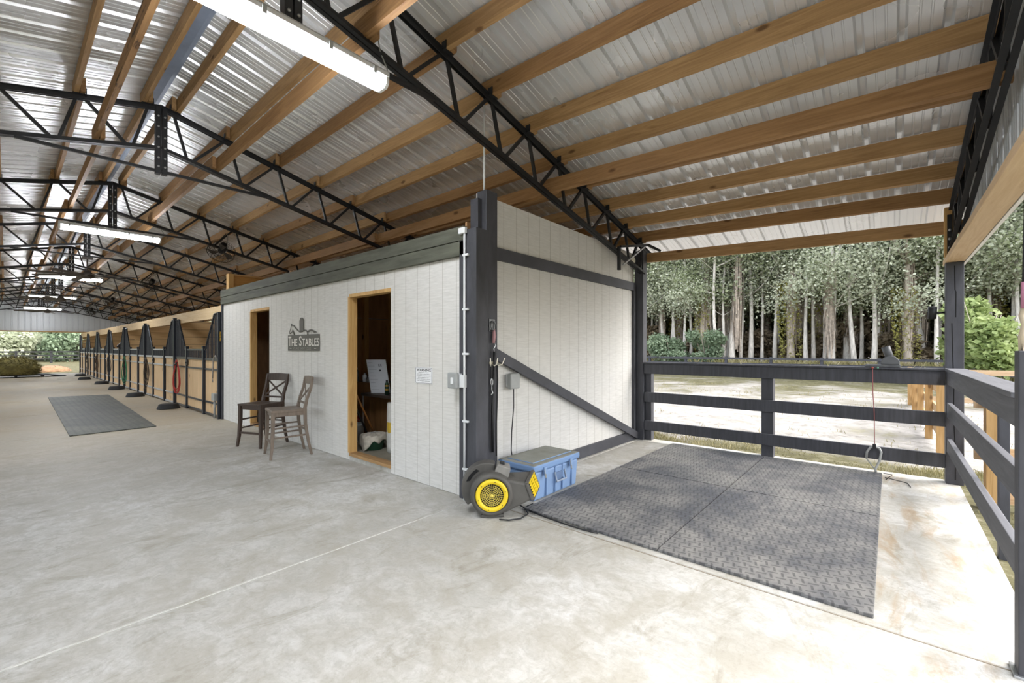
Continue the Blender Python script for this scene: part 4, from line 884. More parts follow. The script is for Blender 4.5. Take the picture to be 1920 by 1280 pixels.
# ================================================================ counter stools
def stool(loc, rz, c, lab):
    M_ = wood('stool_'+c, c, tuple(int(min(255, int(c[i:i+2], 16)*1.35)) for i in (0, 2, 4)), 2, knots=False, rough=.4)
    t = thing('counter_stool', lab, 'stool', loc, rz, 'X-back counter stools')
    SH = .605; w_, d_ = .205, .195
    b = MB(); P = [(-w_-.01, -d_-.015), (w_+.01, -d_-.015), (w_+.0, d_-.02), (-w_, d_-.02)]
    n = 10; V = []; F = []
    for i in range(n+1):
        for j in range(n+1):
            u, v = i/n, j/n; x = (-w_-.012+(2*w_+.024)*u)*(1-.06*v); y = -d_-.015+(2*d_-.005)*v
            V.append((x, y, SH+.006-.014*math.sin(math.pi*u)*math.sin(math.pi*min(1, v*1.1))))
    for i in range(n):
        for j in range(n): a = i*(n+1)+j; F.append((a, a+n+1, a+n+2, a+1))
    b.poly(V, F, True); k = len(V)
    V2 = [(x, y, SH-.022) for x, y, z in V]; b.poly(V2, [tuple(reversed(f)) for f in F])
    edge = [i*(n+1) for i in range(n+1)]+[n*(n+1)+j for j in range(1, n+1)]+[i*(n+1)+n for i in range(n-1, -1, -1)]+[j for j in range(n-1, 0, -1)]
    for a, c2 in zip(edge, edge[1:]+edge[:1]): b.f.append((a, k+a, k+c2, c2)); b.sm.append(False)
    obj('seat', b, M_, t, local=True)
    obj('apron', MB().box(-w_+.02, w_-.02, -d_+.005, -d_+.025, SH-.075, SH-.022).box(-w_+.005, -w_+.025, -d_+.02, d_-.02, SH-.075, SH-.022).box(w_-.025, w_-.005, -d_+.02, d_-.02, SH-.075, SH-.022).box(-w_+.02, w_-.02, d_-.03, d_-.01, SH-.075, SH-.022), M_, t, .002, local=True)
    def leg(pts, w0):
        b = MB(); V = []; m = len(pts)
        for x, y, z, s_ in pts: V += [(x-s_, y-s_, z), (x+s_, y-s_, z), (x+s_, y+s_, z), (x-s_, y+s_, z)]
        F = [(3, 2, 1, 0), (4*m-4, 4*m-3, 4*m-2, 4*m-1)]+[(4*i+k, 4*i+(k+1) % 4, 4*i+4+(k+1) % 4, 4*i+4+k) for i in range(m-1) for k in range(4)]
        return b.poly(V, F)
    for s_ in (-1, 1):
        obj('leg', leg([(s_*(w_+.012), -d_-.02, 0, .015), (s_*(w_-.004), -d_-.002, .15, .018), (s_*(w_-.012), -d_+.008, .35, .021), (s_*(w_-.014), -d_+.01, SH-.022, .022)], 0), M_, t, .003, local=True)
        obj('leg', leg([(s_*(w_-.006), d_+.075, 0, .015), (s_*(w_-.012), d_+.035, .18, .017), (s_*(w_-.016), d_-.0, .42, .019), (s_*(w_-.016), d_-.005, .62, .020), (s_*(w_-.016), d_+.02, .74, .018), (s_*(w_-.010), d_+.065, .87, .017), (s_*(w_-.008), d_+.085, 1.0, .015)], 0), M_, t, .003, local=True)
    b = MB(); V = []
    for u in range(9):
        x = -w_-.004+(2*w_+.008)*u/8; bow = .03*math.sin(math.pi*u/8)
        V += [(x, d_+.065+bow, .915), (x, d_+.09+bow, .915), (x, d_+.10+bow, 1.02), (x, d_+.075+bow, 1.02+.008*math.sin(math.pi*u/8))]
    b.poly(V, [(4*i+k, 4*i+(k+1) % 4, 4*i+4+(k+1) % 4, 4*i+4+k) for i in range(8) for k in range(4)]+[(3, 2, 1, 0), (32, 33, 34, 35)])
    obj('top_rail', b, M_, t, .003, local=True)
    yb = lambda z: d_+.02+(z-.72)*.33
    for s_ in (-1, 1):
        obj('cross_slat', MB().bar((-s_*(w_-.03), yb(.70), .695), (s_*(w_-.03), yb(.93), .925), .012, .026, (0, 1, 0)) if False else MB().bar((-s_*(w_-.03), yb(.70)+.004*s_, .70), (s_*(w_-.03), yb(.92)+.004*s_, .92), .012, .024, (0, 0, 1)), M_, t, .002, local=True)
    obj('lower_rail', MB().box(-w_+.02, w_-.02, yb(.68)-.01, yb(.68)+.01, .665, .69), M_, t, .002, local=True)
    obj('front_stretcher', MB().bar((-w_+.01, -d_+.0, .20), (w_-.01, -d_+.0, .20), .02, .028), M_, t, .002, local=True)
    for s_ in (-1, 1):
        for z in (.26, .38): obj('side_stretcher', MB().bar((s_*(w_-.008), -d_+.0, z), (s_*(w_-.012), d_+.018, z+.01), .016, .022), M_, t, .002, local=True)
    obj('rear_stretcher', MB().bar((-w_+.01, d_+.012, .33), (w_-.01, d_+.012, .33), .016, .022), M_, t, .002, local=True)
stool((2.44, 6.93, 0), R(-68), '3A2F28', 'dark brown X-back counter stool in front of the narrow doorway')
stool((2.42, 6.04, 0), R(-101), '645A50', 'weathered grey-brown X-back counter stool, the nearer one')

# ================================================================ inside the tack room
DK = wood('old_cabinet_wood', '6E4C2C', '8E6840', 2)
t = thing('cabinet', 'brown wooden cabinet with dark worktop under the whiteboard', 'cabinet', (3.95, 5.55, .05))
obj('body', MB().box(3.72, 4.3, 5.12, 6.02, .05, .69), DK, t, .005); obj('worktop', MB().box(3.50, 4.32, 5.10, 6.04, .69, .73), mat('dark_worktop', '4A4038', .5), t, .004)
obj('panel', MB().box(3.705, 3.72, 5.5, 5.56, .05, .69), PINE_Z, t); obj('leg', MB().box(3.51, 3.53, 6.0, 6.02, .05, .69), GALV, t)
t = thing('cabinet', 'taller brown cabinet on the left inside the tack room doorway', 'cabinet', (3.95, 6.4, .05))
obj('body', MB().box(3.70, 4.2, 6.12, 6.75, .05, .86), DK, t, .005)
t = thing('whiteboard', 'small whiteboard leaning on the tack room worktop', 'whiteboard', (3.65, 5.75, .73))
q0, q1, q2, q3 = Vector((3.56, 5.85, .735)), Vector((3.74, 5.62, .735)), Vector((3.76, 5.78, 1.23)), Vector((3.575, 6.01, 1.23)); nn = (q1-q0).cross(q3-q0).normalized()*.012
obj('panel', MB().poly([q0, q1, q2, q3, q0-nn, q1-nn, q2-nn, q3-nn], [(0, 1, 2, 3), (7, 6, 5, 4), (0, 4, 5, 1), (1, 5, 6, 2), (2, 6, 7, 3), (3, 7, 4, 0)]), mat('whiteboard_white', 'C9CCD0', .3, 0, .02), t)
if nn.x > 0: nn = -nn
B = lambda u, v: q0.lerp(q1, u).lerp(q3.lerp(q2, u), v)+nn*.25
b = MB()
for u, v in ((.60, .78), (.70, .78)): b.poly([B(u, v), B(u+.04, v), B(u+.045, v+.08), B(u-.005, v+.08)], [(0, 1, 2, 3)])
b.poly([B(.6, .64), B(.68, .66), B(.68, .70), B(.6, .70)], [(0, 1, 2, 3)]); obj('magnets', b, BK, t)
b = MB()
for k in range(9): v = .9-.1*k; b.poly([B(.06, v), B(.3+.08*(k % 3), v), B(.3+.08*(k % 3), v+.008), B(.06, v+.008)], [(0, 1, 2, 3)])
obj('writing', b, mat('faint_marker', '83868E', .6), t)
def bottle(x, y, z, r, h, m, cap, lab, nm='bottle'):
    t = thing(nm, lab, 'bottle', (x, y, z)); obj('body', MB().lathe([(0, 0), (r, 0), (r, h*.72), (r*.8, h*.8), (r*.45, h*.86), (r*.45, h*.9)], n=16), m, t, local=True)
    obj('cap', MB().lathe([(r*.5, h*.88), (r*.5, h), (0, h)], n=12), cap, t, local=True); return t
t = bottle(3.60, 5.50, .732, .03, .21, mat('dark_green_can', '2C4736', .35, .3), BLK, 'dark green and gold spray can in front of the whiteboard', 'spray_can')
obj('gold_band', MB().lathe([(.0305, .06), (.0305, .085)], n=16), mat('gold_band', 'B99240', .4, .5), t, local=True)
obj('gold_band', MB().lathe([(.0305, .12), (.0305, .14)], n=16), MATS['gold_band'], t, local=True)
bottle(3.76, 6.62, .862, .04, .22, mat('clear_bottle', '7F868C', .25), WHITEPL, 'grey spray bottle on the taller tack room cabinet')
bottle(3.78, 6.40, .862, .035, .14, WHITEPL, WHITEPL, 'small white bottle on the taller tack room cabinet')
bottle(3.78, 6.26, .862, .045, .10, GREYPL, WHITEPL, 'squat grey jar on the taller tack room cabinet')
def bucket(x, y, r, h, m, lab, nm='bucket'):
    t = thing(nm, lab, 'bucket', (x, y, .051))
    obj('body', MB().lathe([(0, 0), (r*.78, 0), (r, h), (r*1.05, h), (r*1.05, h-.02), (r*.98, h-.02), (r*.76, .01), (0, .01)], n=24), m, t, local=True)
    obj('handle', MB().tube([(r*math.cos(a), .0, h-.02+.5*r*math.sin(a)) for a in [math.pi*k/10 for k in range(11)]], .004, 6), GREYPL, t, local=True); return t
bucket(3.51, 6.34, .15, .27, mat('red_plastic', 'A5262B', .4), 'red plastic bucket just inside the tack room doorway')
bucket(3.34, 5.95, .14, .25, WHITEPL, 'white plastic bucket behind the brooms')
t = bucket(3.24, 5.26, .15, .17, mat('green_rubber', '2F5B44', .5), 'green rubber tub half covered by a rag', 'tub')
def cloth(name, cx, cy, cz, r, drop, seed, m, lab, cat='cloth'):
    rr = random.Random(seed); ph = [rr.uniform(0, 6.28) for _ in range(4)]; b = MB(); V = []; n, m_ = 14, 36
    for i in range(n+1):
        for j in range(m_):
            a = 2*math.pi*j/m_; q_ = i/n; lim = 1+.25*math.sin(2*a+ph[0])+.12*math.sin(5*a+ph[1])
            rad = r*min(1.12, q_*1.9*lim) + .012*math.sin(7*a+ph[2])*q_; over = max(0, q_*1.9*lim-1.05)
            V.append((cx+rad*math.cos(a), cy+rad*math.sin(a), cz+.03*(1-q_)+.012*math.sin(9*a+4*q_+ph[3])*(q_ > .1)-over*drop))
    F = [(i*m_+j, (i+1)*m_+j, (i+1)*m_+(j+1) % m_, i*m_+(j+1) % m_) for i in range(n) for j in range(m_)]
    o = obj(name, b.poly(V, F, True), m, loc=(cx, cy, cz-drop)); so = o.modifiers.new('thick', 'SOLIDIFY'); so.thickness = .005; return tag(o, lab, cat)
cloth('rag', 3.24, 5.26, .235, .155, .13, 3, mat('pale_rag', 'BDB6A8', .85, 0, .2, 18, .3), 'pale crumpled rag draped over the green tub')
def stick(name, p, q, r, m, head, lab):
    t = thing(name, lab, 'broom', q); obj('handle', MB().tube([p, q], r, 8), m, t)
    obj('head', MB().bar(Vector(q)+Vector((-.08, .1, 0)), Vector(q)+Vector((.08, -.1, 0)), .05, .07), head, t, .006)
stick('broom', (3.06, 5.62, 1.02), (3.50, 5.60, .10), .014, mat('orange_wood_handle', 'A8703A', .5), BLK, 'broom with orange wooden handle leaning in the tack room doorway')
stick('broom', (3.02, 5.50, .80), (3.38, 5.58, .10), .013, BLK, BLK, 'broom with black handle crossing behind the green tub')
t = thing('feed_bag', 'white and yellow feed bag standing in the tack room doorway', 'bag', (3.34, 4.86, .051))
bb = MB(); V = []
for i in range(9):
    z = .64*i/8; f_ = 1-.25*abs(i/8-.45); 
    for j in range(16): a = 2*math.pi*j/16; V.append((.13*f_*math.cos(a), .17*f_*math.sin(a)*(1+.08*math.sin(3*a+i)), z))
bb.poly(V, [(i*16+j, i*16+(j+1) % 16, (i+1)*16+(j+1) % 16, (i+1)*16+j) for i in range(8) for j in range(16)]+[tuple(range(128, 144)), tuple(reversed(range(16)))], True)
obj('sack', bb, mat('white_sack', 'C9C9C4', .6, 0, .15, 10), t, local=True)
obj('yellow_panel', MB().lathe([(.123, .22), (.133, .30), (.133, .40)], n=16), mat('yellow_print', 'C7A73A', .6), t, local=True)
for (x, y), l, c_ in (((3.50, 5.38), 'black leg boots rolled on the tack room floor', '1D1E20'), ((3.50, 5.13), 'black and white rolled wraps on the tack room floor', '2A2A2C')):
    t = thing('leg_wrap', l, 'wrap', (x, y, .051)); 
    obj('roll', MB().tube([(-.1, .06, .08), (.0, 0, .085), (.1, -.08, .08)], .078, 14), mat('wrap_'+c_, c_, .8), t, local=True)
    for k in range(3): obj('white_band', MB().tube([(-.05+.045*k, .03-.035*k, .085), (-.03+.045*k, .016-.035*k, .085)], .082, 14), WHITEPL, t, local=True)
tag(obj('wall_wire', MB().tube([(3.2, 6.965, 1.93), (4.4, 6.965, 1.925), (6.2, 6.965, 1.93)], .006, 6), GALV, loc=(4.5, 6.96, 1.93)), 'silver wire strung along the dark tack room wall', 'wire')
t = thing('saddle_stand', 'dark wooden stand in the narrow doorway with folded pads on it', 'stand', (3.45, 8.55, .051))
obj('body', MB().box(3.2, 3.75, 8.2, 8.95, .052, .62), DK, t, .01)
for k, (c_, z, l) in enumerate((('8F8C88', .63, 'grey folded pad at the bottom of the pile in the narrow doorway'), ('C9C4BC', .75, 'cream folded pad in the middle of the narrow doorway pile'), ('2A2A2E', .89, 'dark crumpled pad on top of the narrow doorway pile'))):
    rr = random.Random(k); b = MB().blob((3.47+.02*k, 8.55, z+.055), (.26, .32-.04*k, .055+.01*k), 3, .07, k); tag(obj('saddle_pad', b, mat('pad_'+c_, c_, .9, 0, .1, 5), loc=(3.47, 8.55, z)), l, 'pad')

# ================================================================ hardware on the wash bay
t = thing('swing_bracket', 'black and grey folding wall bracket high beside the outer post', 'bracket', (5.6, 2.80, 2.5))
obj('upright', MB().box(5.50, 5.545, 2.80, 2.84, 2.48, 2.80), BLK, t, .003)
obj('arm', MB().bar((5.52, 2.80, 2.80), (6.28, 2.74, 2.945), .03, .03), BLK, t, .002)
obj('end_piece', MB().bar((6.28, 2.74, 2.95), (6.42, 2.60, 2.86), .035, .03), BLK, t, .002)
obj('brace', MB().bar((5.60, 2.80, 2.56), (6.22, 2.75, 2.92), .022, .022), GALV, t, .002)
obj('flood_lamp', MB().blob((6.05, 2.90, 2.70), (.09, .06, .08), 3), mat('pale_lamp_glass', 'BDB8A6', .2), t)
t = thing('spot_light', 'black cylinder spotlight on the cracked corner post', 'light', (6.40, -.40, 1.77))
obj('can', MB().cyl((6.44, -.34, 1.715), (6.42, -.345, 1.84), .036, 20), BLK, t); obj('arm', MB().cyl((6.43, -.36, 1.775), (6.43, -.438, 1.775), .010, 8), BLK, t)
t = thing('rinse_tool', 'grey plastic hose nozzle holder with angled spout on the fence cap', 'tool', (6.43, 0.0, 1.19))
GP = mat('dusty_grey_plastic', '5E6062', .6, 0, .2, 8)
obj('tray', MB().box(6.38, 6.48, -.09, .21, 1.192, 1.222), GP, t, .005)
obj('cover', MB().prism([(-.085, 1.222), (-.085, 1.255), (-.07, 1.285), (-.045, 1.31), (-.01, 1.32), (.03, 1.31), (.06, 1.285), (.075, 1.255), (.075, 1.222)], 0, 6.39, 6.47), GP, t, .008)
obj('spout', MB().cyl((6.43, .0, 1.30), (6.43, .035, 1.42), .036, 18, .040), GP, t)
for y, c_ in ((.145, 'B0564A'), (.10, '6FA58C')): obj('knob', MB().blob((6.348, y, 1.185), .011, 2), mat('knob_'+c_, c_, .5), t)
t = thing('red_cord', 'thin red cord hanging down the fence from the grey tool', 'cord', (6.37, .14, .3))
obj('cord', MB().tube([(6.352, .145, 1.18), (6.354, .142, .9), (6.366, .13, .66), (6.362, .128, .32)], .004, 6), mat('faded_red_cord', '9C5A58', .7), t)
t = thing('wire_hook', 'bent grey steel hook standing on the mat under the red cord', 'hook', (6.3, .13, .02))
obj('loop', MB().tube([(6.36, .20, .16), (6.36, .195, .23), (6.36, .165, .285), (6.36, .13, .30), (6.355, .085, .29), (6.35, .07, .25), (6.34, .085, .15), (6.32, .12, .06), (6.31, .115, .025)], .012, 8), GREYPL, t)
obj('collar', MB().box(6.345, 6.375, .115, .145, .28, .33), BLK, t, .003)
obj('tail', MB().tube([(6.36, .20, .16), (6.35, .17, .12), (6.34, .13, .06), (6.33, .11, .03)], .006, 6), GREYPL, t)
t = thing('wire_coil', 'loose coil of thin dark wire on the concrete at the mat corner', 'wire', (6.3, 0, 0))
obj('wire', MB().tube([(6.40, .05, .006), (6.30, -.02, .03), (6.18, -.02, .05), (6.12, .03, .006), (6.22, .04, .006), (6.10, -.14, .006), (5.95, -.16, .006)], .004, 6), BLK, t)
# ================================================================ fences outside
def line_fence(name, lab, p, q, n, h, rails, pw, m, mp, base=-.11, rt=.03):
    t = thing(name, lab, 'fence', ((p[0]+q[0])/2, (p[1]+q[1])/2, base)); P, Q = Vector((*p, 0)), Vector((*q, 0)); d = (Q-P).normalized(); side = Vector((-d.y, d.x, 0))
    for z0, z1 in rails:
        a = P-side*(pw/2+rt/2+.001); b_ = Q-side*(pw/2+rt/2+.001); obj('rail', MB().bar((a.x, a.y, (z0+z1)/2), (b_.x, b_.y, (z0+z1)/2), rt, z1-z0), m, t)
    for k in range(n+1):
        c = P.lerp(Q, k/n); obj('post', MB().box(c.x-pw/2, c.x+pw/2, c.y-pw/2, c.y+pw/2, base-.1, h), mp, t)
    return t
line_fence('paddock_fence', 'dark board fence along the foot of the forest', (28.5, 22), (29.5, -14), 15, .9, ((.74, .86), (.42, .54), (.12, .24)), .14, BLKWOOD, BLKWOODZ)
line_fence('pine_fence', 'raw pine rail fence running away from the wash bay corner', (8.2, -.52), (15.4, -.40), 4, .92, ((.72, .84), (.40, .52), (.08, .20)), .09, PINE_NEWX, PINE_NEW)
line_fence('pine_fence', 'raw pine rail fence crossing the sand in front of the forest fence', (15.6, -.62), (16.2, -16), 6, .84, ((.74, .87), (.38, .50), (.05, .17)), .10, PINE_NEWY, PINE_NEW)
t = thing('pine_fence', 'new golden pine post and rails just outside the grey railing', 'fence', (5.85, -.75, -.1))
obj('post', MB().box(5.79, 5.95, -.80, -.66, -.25, .985), PINE_NEW, t, .004)
obj('post', MB().box(5.79, 5.95, -3.3, -3.16, -.25, .985), PINE_NEW, t, .004)
for z0, z1 in ((.84, .97), (.36, .49), (-.02, .11)): obj('rail', MB().box(5.955, 5.99, -3.4, -.60, z0, z1), PINE_NEWY, t, .003)
line_fence('paddock_fence', 'grey board fence beyond the far barn opening', (-9, 67), (20, 64.5), 12, 1.15, ((.98, 1.12), (.62, .74), (.26, .38)), .18, mat('weathered_fence_grey', '222325', .8, 0, .1), MATS['weathered_fence_grey'])

# ================================================================ vegetation
def leafmat(name, a, b_, c_, tr=.35):
    s = N(name); co = s.coord(); n = s.noise(co, 1.1, 3); n2 = s.noise(co, 9, 2)
    s.put(s.b.inputs['Roughness'], .6); s.b.inputs['Specular IOR Level'].default_value = .25
    f = s.math('ADD', s.math('MULTIPLY', n, .6), s.math('MULTIPLY', n2, .4))
    c = s.ramp(f, [(.34, a), (.5, b_), (.66, c_)]); s.put(s.b.inputs['Base Color'], c)
    tl = s.n('ShaderNodeBsdfTranslucent', {0: c}); mx = s.n('ShaderNodeMixShader', {0: tr}); out = s.t.nodes['Material Output']
    s.t.links.new(s.b.outputs[0], mx.inputs[1]); s.t.links.new(tl.outputs[0], mx.inputs[2]); s.t.links.new(mx.outputs[0], out.inputs[0])
    MATS[name] = s.m; return s.m
LEAF_G = leafmat('grey_green_leaves', '9CA28A', 'BEC4AC', 'DCDFCA')
LEAF_D = leafmat('deep_green_leaves', '7E8A68', 'A2AC88', 'C4CAA8')
LEAF_Y = leafmat('bright_green_leaves', '7E9158', 'A2B276', 'C8D29C')
LEAF_B = leafmat('shrub_green_leaves', '6E8266', '90A286', 'B4C2A6')
VINE_Y = leafmat('yellow_green_vine', '8C8A4A', 'B0AC60', 'CCC888')
BROWNV = mat('dead_vine_curtain', 'BAAC9E', .95, 0, .35, 6)
BARK = mat('pale_bark', 'E2DCD4', .85, 0, .28, 5, .4, (3, 3, .6)); BARK2 = mat('brown_grey_bark', 'B4A89A', .9, 0, .3, 5, .4, (3, 3, .6))
def leaf(b, r, c, s_, droop=0):
    d = Vector((r.gauss(0, 1), r.gauss(0, 1), r.gauss(0, .7)-droop)).normalized(); e = d.cross(Vector((r.gauss(0, 1), r.gauss(0, 1), r.gauss(0, 1)))).normalized()
    k = s_*r.uniform(.6, 1.3); w_ = k*.34; n = len(b.v); p_ = Vector(c)
    b.v += [tuple(p_), tuple(p_+d*k*.5+e*w_), tuple(p_+d*k), tuple(p_+d*k*.5-e*w_)]; b.f.append((n, n+1, n+2, n+3)); b.sm.append(False)
def tree_proto(seed, h, r0, crown0, kind):
    """trunk with forks and limbs, leafy sprays on the limbs, curtains of vine round the lower trunk"""
    r = random.Random(seed); tr = MB(); lf = MB(); vi = MB(); tips = []
    lean = Vector((r.uniform(-.04, .04), r.uniform(-.04, .04), 1))
    def limb(p, d, L, rad, lev):
        pts = [p]; n = 5; dd = d.copy()
        for i in range(n):
            dd = (dd+Vector((r.gauss(0, .12), r.gauss(0, .12), .05 if lev else .02))).normalized(); pts.append(pts[-1]+dd*L/n)
        tr.tube(pts, [rad*(1-.75*i/n) if lev else rad*(1.0-.6*i/n) for i in range(n+1)], 6 if lev else 9)
        for i in range(2, n+1): tips.append((pts[i], lev))
        if lev < 2:
            for k in range(4 if lev == 0 else 3):
                i = r.randint(2, n); a = r.uniform(0, 6.28); nd = (dd*.55+Vector((math.cos(a), math.sin(a), r.uniform(-.1, .5)))*.75).normalized(); limb(pts[i], nd, L*r.uniform(.35, .6), rad*.4, lev+1)
    base = Vector((0, 0, 0)); bp = [base, Vector((lean.x*h*.05, lean.y*h*.05, h*.05))]
    pts = [Vector((lean.x*z+.12*math.sin(z*.5+seed), lean.y*z+.12*math.cos(z*.4+seed)-.12, z)) for z in [h*crown0*k/6 for k in range(7)]]
    tr.tube(pts, [r0*(1.7 if k == 0 else 1.15 if k == 1 else 1-.06*k) for k in range(7)], 9)
    for k in range(2 if kind != 'slim' else 1): limb(pts[-1], Vector((r.uniform(-.3, .3), r.uniform(-.3, .3), 1)).normalized(), h*(1-crown0)*.8, r0*.62, 0)
    for k in range(5):
        i = r.randint(3, 6); a = r.uniform(0, 6.28); limb(pts[i], Vector((math.cos(a), math.sin(a), .45)).normalized(), h*.2, r0*.3, 1)
    for p_, lev in tips:
        n = {'slim': 26, 'full': 52, 'dense': 85}[kind]; sp = {'slim': .7, 'full': 1.0, 'dense': 1.1}[kind]
        cc = p_+Vector((r.gauss(0, .4), r.gauss(0, .4), r.gauss(0, .3)))
        for _ in range(n): leaf(lf, r, (cc.x+r.gauss(0, sp*.6), cc.y+r.gauss(0, sp*.6), cc.z+r.gauss(0, sp*.42)), .165, .3)
    if kind != 'slim':
        hv = h*r.uniform(.38, .5)
        for k in range(240):
            a = r.uniform(0, 6.28); rr = (r0*1.3+r.uniform(0, .26)); z1 = hv*r.uniform(.45, 1); L = r.uniform(.8, 2.6); z0 = max(0, z1-L); w_ = r.uniform(.015, .05)
            taper = 1-.45*(z1/hv); x, y = rr*taper*math.cos(a)+lean.x*z1, rr*taper*math.sin(a)+lean.y*z1; tx, ty = -math.sin(a)*w_, math.cos(a)*w_; j = r.gauss(0, .06)
            vi.poly([(x-tx, y-ty, z1), (x+tx, y+ty, z1), (x+tx*.6+j, y+ty*.6+j, z0), (x-tx*.6+j, y-ty*.6+j, z0)], [(0, 1, 2, 3)])
    return tr, lf, vi
def make_tree(seed, h, r0, c0, kind, lm, bm_, cat='tree', yv=False):
    tr, lf, vi = tree_proto(seed, h, r0, c0, kind)
    root = bpy.data.objects.new('forest_tree', None); col.objects.link(root)
    obj('trunk', tr, bm_, root, local=True); f_ = obj('foliage', lf, lm, root, local=True)
    if vi.f: obj('hanging_vine', vi, BROWNV, root, local=True)
    if yv:
        r = random.Random(seed+5); b = MB()
        for k in range(1500):
            a = r.uniform(0, 6.28); z = h*.36*r.random()**.8; rr = .46+.14*math.sin(3*a+z)+r.uniform(0, .12); leaf(b, r, (rr*math.cos(a), rr*math.sin(a), z), .13, .8)
        obj('leafy_vine', b, VINE_Y, root, local=True, label='yellow-green leafy vine')
    return root
PROTO = [make_tree(1, 15, .17, .42, 'full', LEAF_G, BARK), make_tree(2, 16, .20, .45, 'full', LEAF_G, BARK2, yv=True), make_tree(3, 14, .22, .38, 'full', LEAF_D, BARK), make_tree(4, 15, .11, .62, 'slim', LEAF_G, BARK), make_tree(5, 16, .10, .7, 'slim', LEAF_D, BARK), make_tree(6, 16, .25, .30, 'dense', LEAF_D, BARK2), make_tree(7, 15, .18, .36, 'dense', LEAF_G, BARK2, yv=True)]
rt = random.Random(77); used = set()
GROUPS = ['pale trunked forest trees', 'vine clad forest trees', 'deep green forest trees', 'slender pale forest trees', 'slender green forest trees', 'dense background forest trees', 'dense vine clad forest trees']
KL = ['grey-green forest tree with pale forked trunk and vine curtain', 'tall forest tree wrapped in yellow-green leafy vine', 'deep green forest tree with thick pale trunk', 'slender pale bare-trunked tree at the forest edge', 'very thin pale tree with small green crown', 'dense dark green tree deep in the forest', 'dense grey-green tree with leafy vine deep in the forest']
def place(k, x, y, s_=1.0, rz=None, lab=None, grp=None):
    src = PROTO[k]; o = src if k not in used else copy_tree(src); used.add(k)
    o.location = (x, y, -.12); o.rotation_euler = (0, 0, rt.uniform(0, 6.28) if rz is None else rz); o.scale = (s_*rt.uniform(.9, 1.1), s_*rt.uniform(.9, 1.1), s_*rt.uniform(.9, 1.08))
    tag(o, lab or KL[k], 'tree', grp or GROUPS[k]); return o
# front row: individual trunks, then denser rows behind
y = -14.0; i = 0
while y < 21:
    place([3, 0, 4, 1, 3, 4, 0, 3, 1, 4][i % 10], 31.3+rt.uniform(-.5, 1.8), y, rt.uniform(.85, 1.1)); y += rt.uniform(.75, 1.25); i += 1
for k in range(18): place([3, 4][k % 2], 32.6+rt.uniform(-.9, .9), -5.5+k*1.18+rt.uniform(-.35, .35), rt.uniform(.8, 1.0))
for row, (x0, kinds, sp) in enumerate(((34.5, [2, 6, 0, 1, 3], 1.5), (37.5, [5, 6, 2, 1], 1.8), (41, [5, 6], 2.0), (45.0, [5, 6], 2.3), (49, [5], 2.4))):
    y = -19.0-row
    while y < 26+row*1.5: place(rt.choice(kinds), x0+rt.uniform(-1, 1), y, rt.uniform(.95, 1.2)); y += sp*rt.uniform(.8, 1.2)
# woods beyond the far opening
def shrub(nm, seed, r, h, n, ls, lm, stems=5):
    q_ = random.Random(seed); root = bpy.data.objects.new(nm, None); col.objects.link(root); st = MB(); lf = MB()
    for k in range(stems):
        a = q_.uniform(0, 6.28); R_ = r*q_.uniform(.2, .8); pts = [(0, 0, 0), (R_*.4*math.cos(a), R_*.4*math.sin(a), h*.4), (R_*math.cos(a), R_*math.sin(a), h*q_.uniform(.7, .95))]; st.tube(pts, [.04, .025, .01], 5)
    bl = [(q_.uniform(-r*.6, r*.6), q_.uniform(-r*.6, r*.6), h*q_.uniform(.25, .8), q_.uniform(.35, .6)*r) for _ in range(9)]
    for _ in range(n):
        c = q_.choice(bl); v = Vector((q_.gauss(0, 1), q_.gauss(0, 1), q_.gauss(0, 1))).normalized()*c[3]*q_.random()**.35; leaf(lf, q_, (c[0]+v.x, c[1]+v.y, max(.02, c[2]+v.z*.9)), ls)
    obj('stems', st, BARK2, root, local=True); obj('foliage', lf, lm, root, local=True); return root
s1 = shrub('shrub', 11, 1.5, 2.3, 5200, .19, LEAF_B); s1.location = (30.2, 11.3, -.1); tag(s1, 'rounded blue-green shrub at the forest foot, left of the pale trunks', 'shrub')
s2 = shrub('shrub', 12, 1.2, 3.0, 3600, .19, LEAF_B); s2.location = (30.4, 9.2, -.1); tag(s2, 'small green tree-like shrub beside the rounded shrub', 'shrub')
s3 = shrub('shrub', 13, 1.6, 4.3, 6500, .26, LEAF_Y, 8); s3.scale = (.95, .95, .86); s3.location = (25.0, -2.9, -.1); tag(s3, 'tall bright yellow-green shrub right of the corner post', 'shrub')
s4 = copy_tree(s3); s4.location = (31, -5.6, -.1); s4.scale = (.8, .8, .7); s4.rotation_euler = (0, 0, 2); tag(s4, 'bright green shrub behind the tall yellow-green one', 'shrub')
ws = shrub('far_bush', 21, 2.6, 4.6, 5200, .34, LEAF_B); wy = shrub('far_bush', 22, 2.6, 4.0, 5200, .34, LEAF_G); wd = shrub('far_bush', 23, 2.8, 6.0, 5200, .4, LEAF_G)
rw = random.Random(4); WU = set()
WL = ['blue-green bush beyond the far barn opening', 'broad olive bush beyond the far barn opening', 'grey-green bushy tree beyond the far barn opening']
for row, (y0, n, kk) in enumerate(((72, 10, (0, 1)), (77, 11, (2, 0, 1)), (84, 12, (2,)), (92, 13, (2,)))):
    for k in range(n):
        j = rw.choice(kk); src = (ws, wy, wd)[j]; o = src if j not in WU else copy_tree(src); WU.add(j)
        sc = 1+.18*row; o.location = (-14+k*3.2+rw.uniform(-.8, .8), y0+rw.uniform(-1.5, 1.5), -.1); o.scale = (sc, sc, sc*rw.uniform(.85, 1.15)); o.rotation_euler = (0, 0, rw.uniform(0, 6.28))
        tag(o, WL[j], 'bush', ['blue-green bushes beyond the far opening', 'olive bushes beyond the far opening', 'grey-green bushes beyond the far opening'][j])
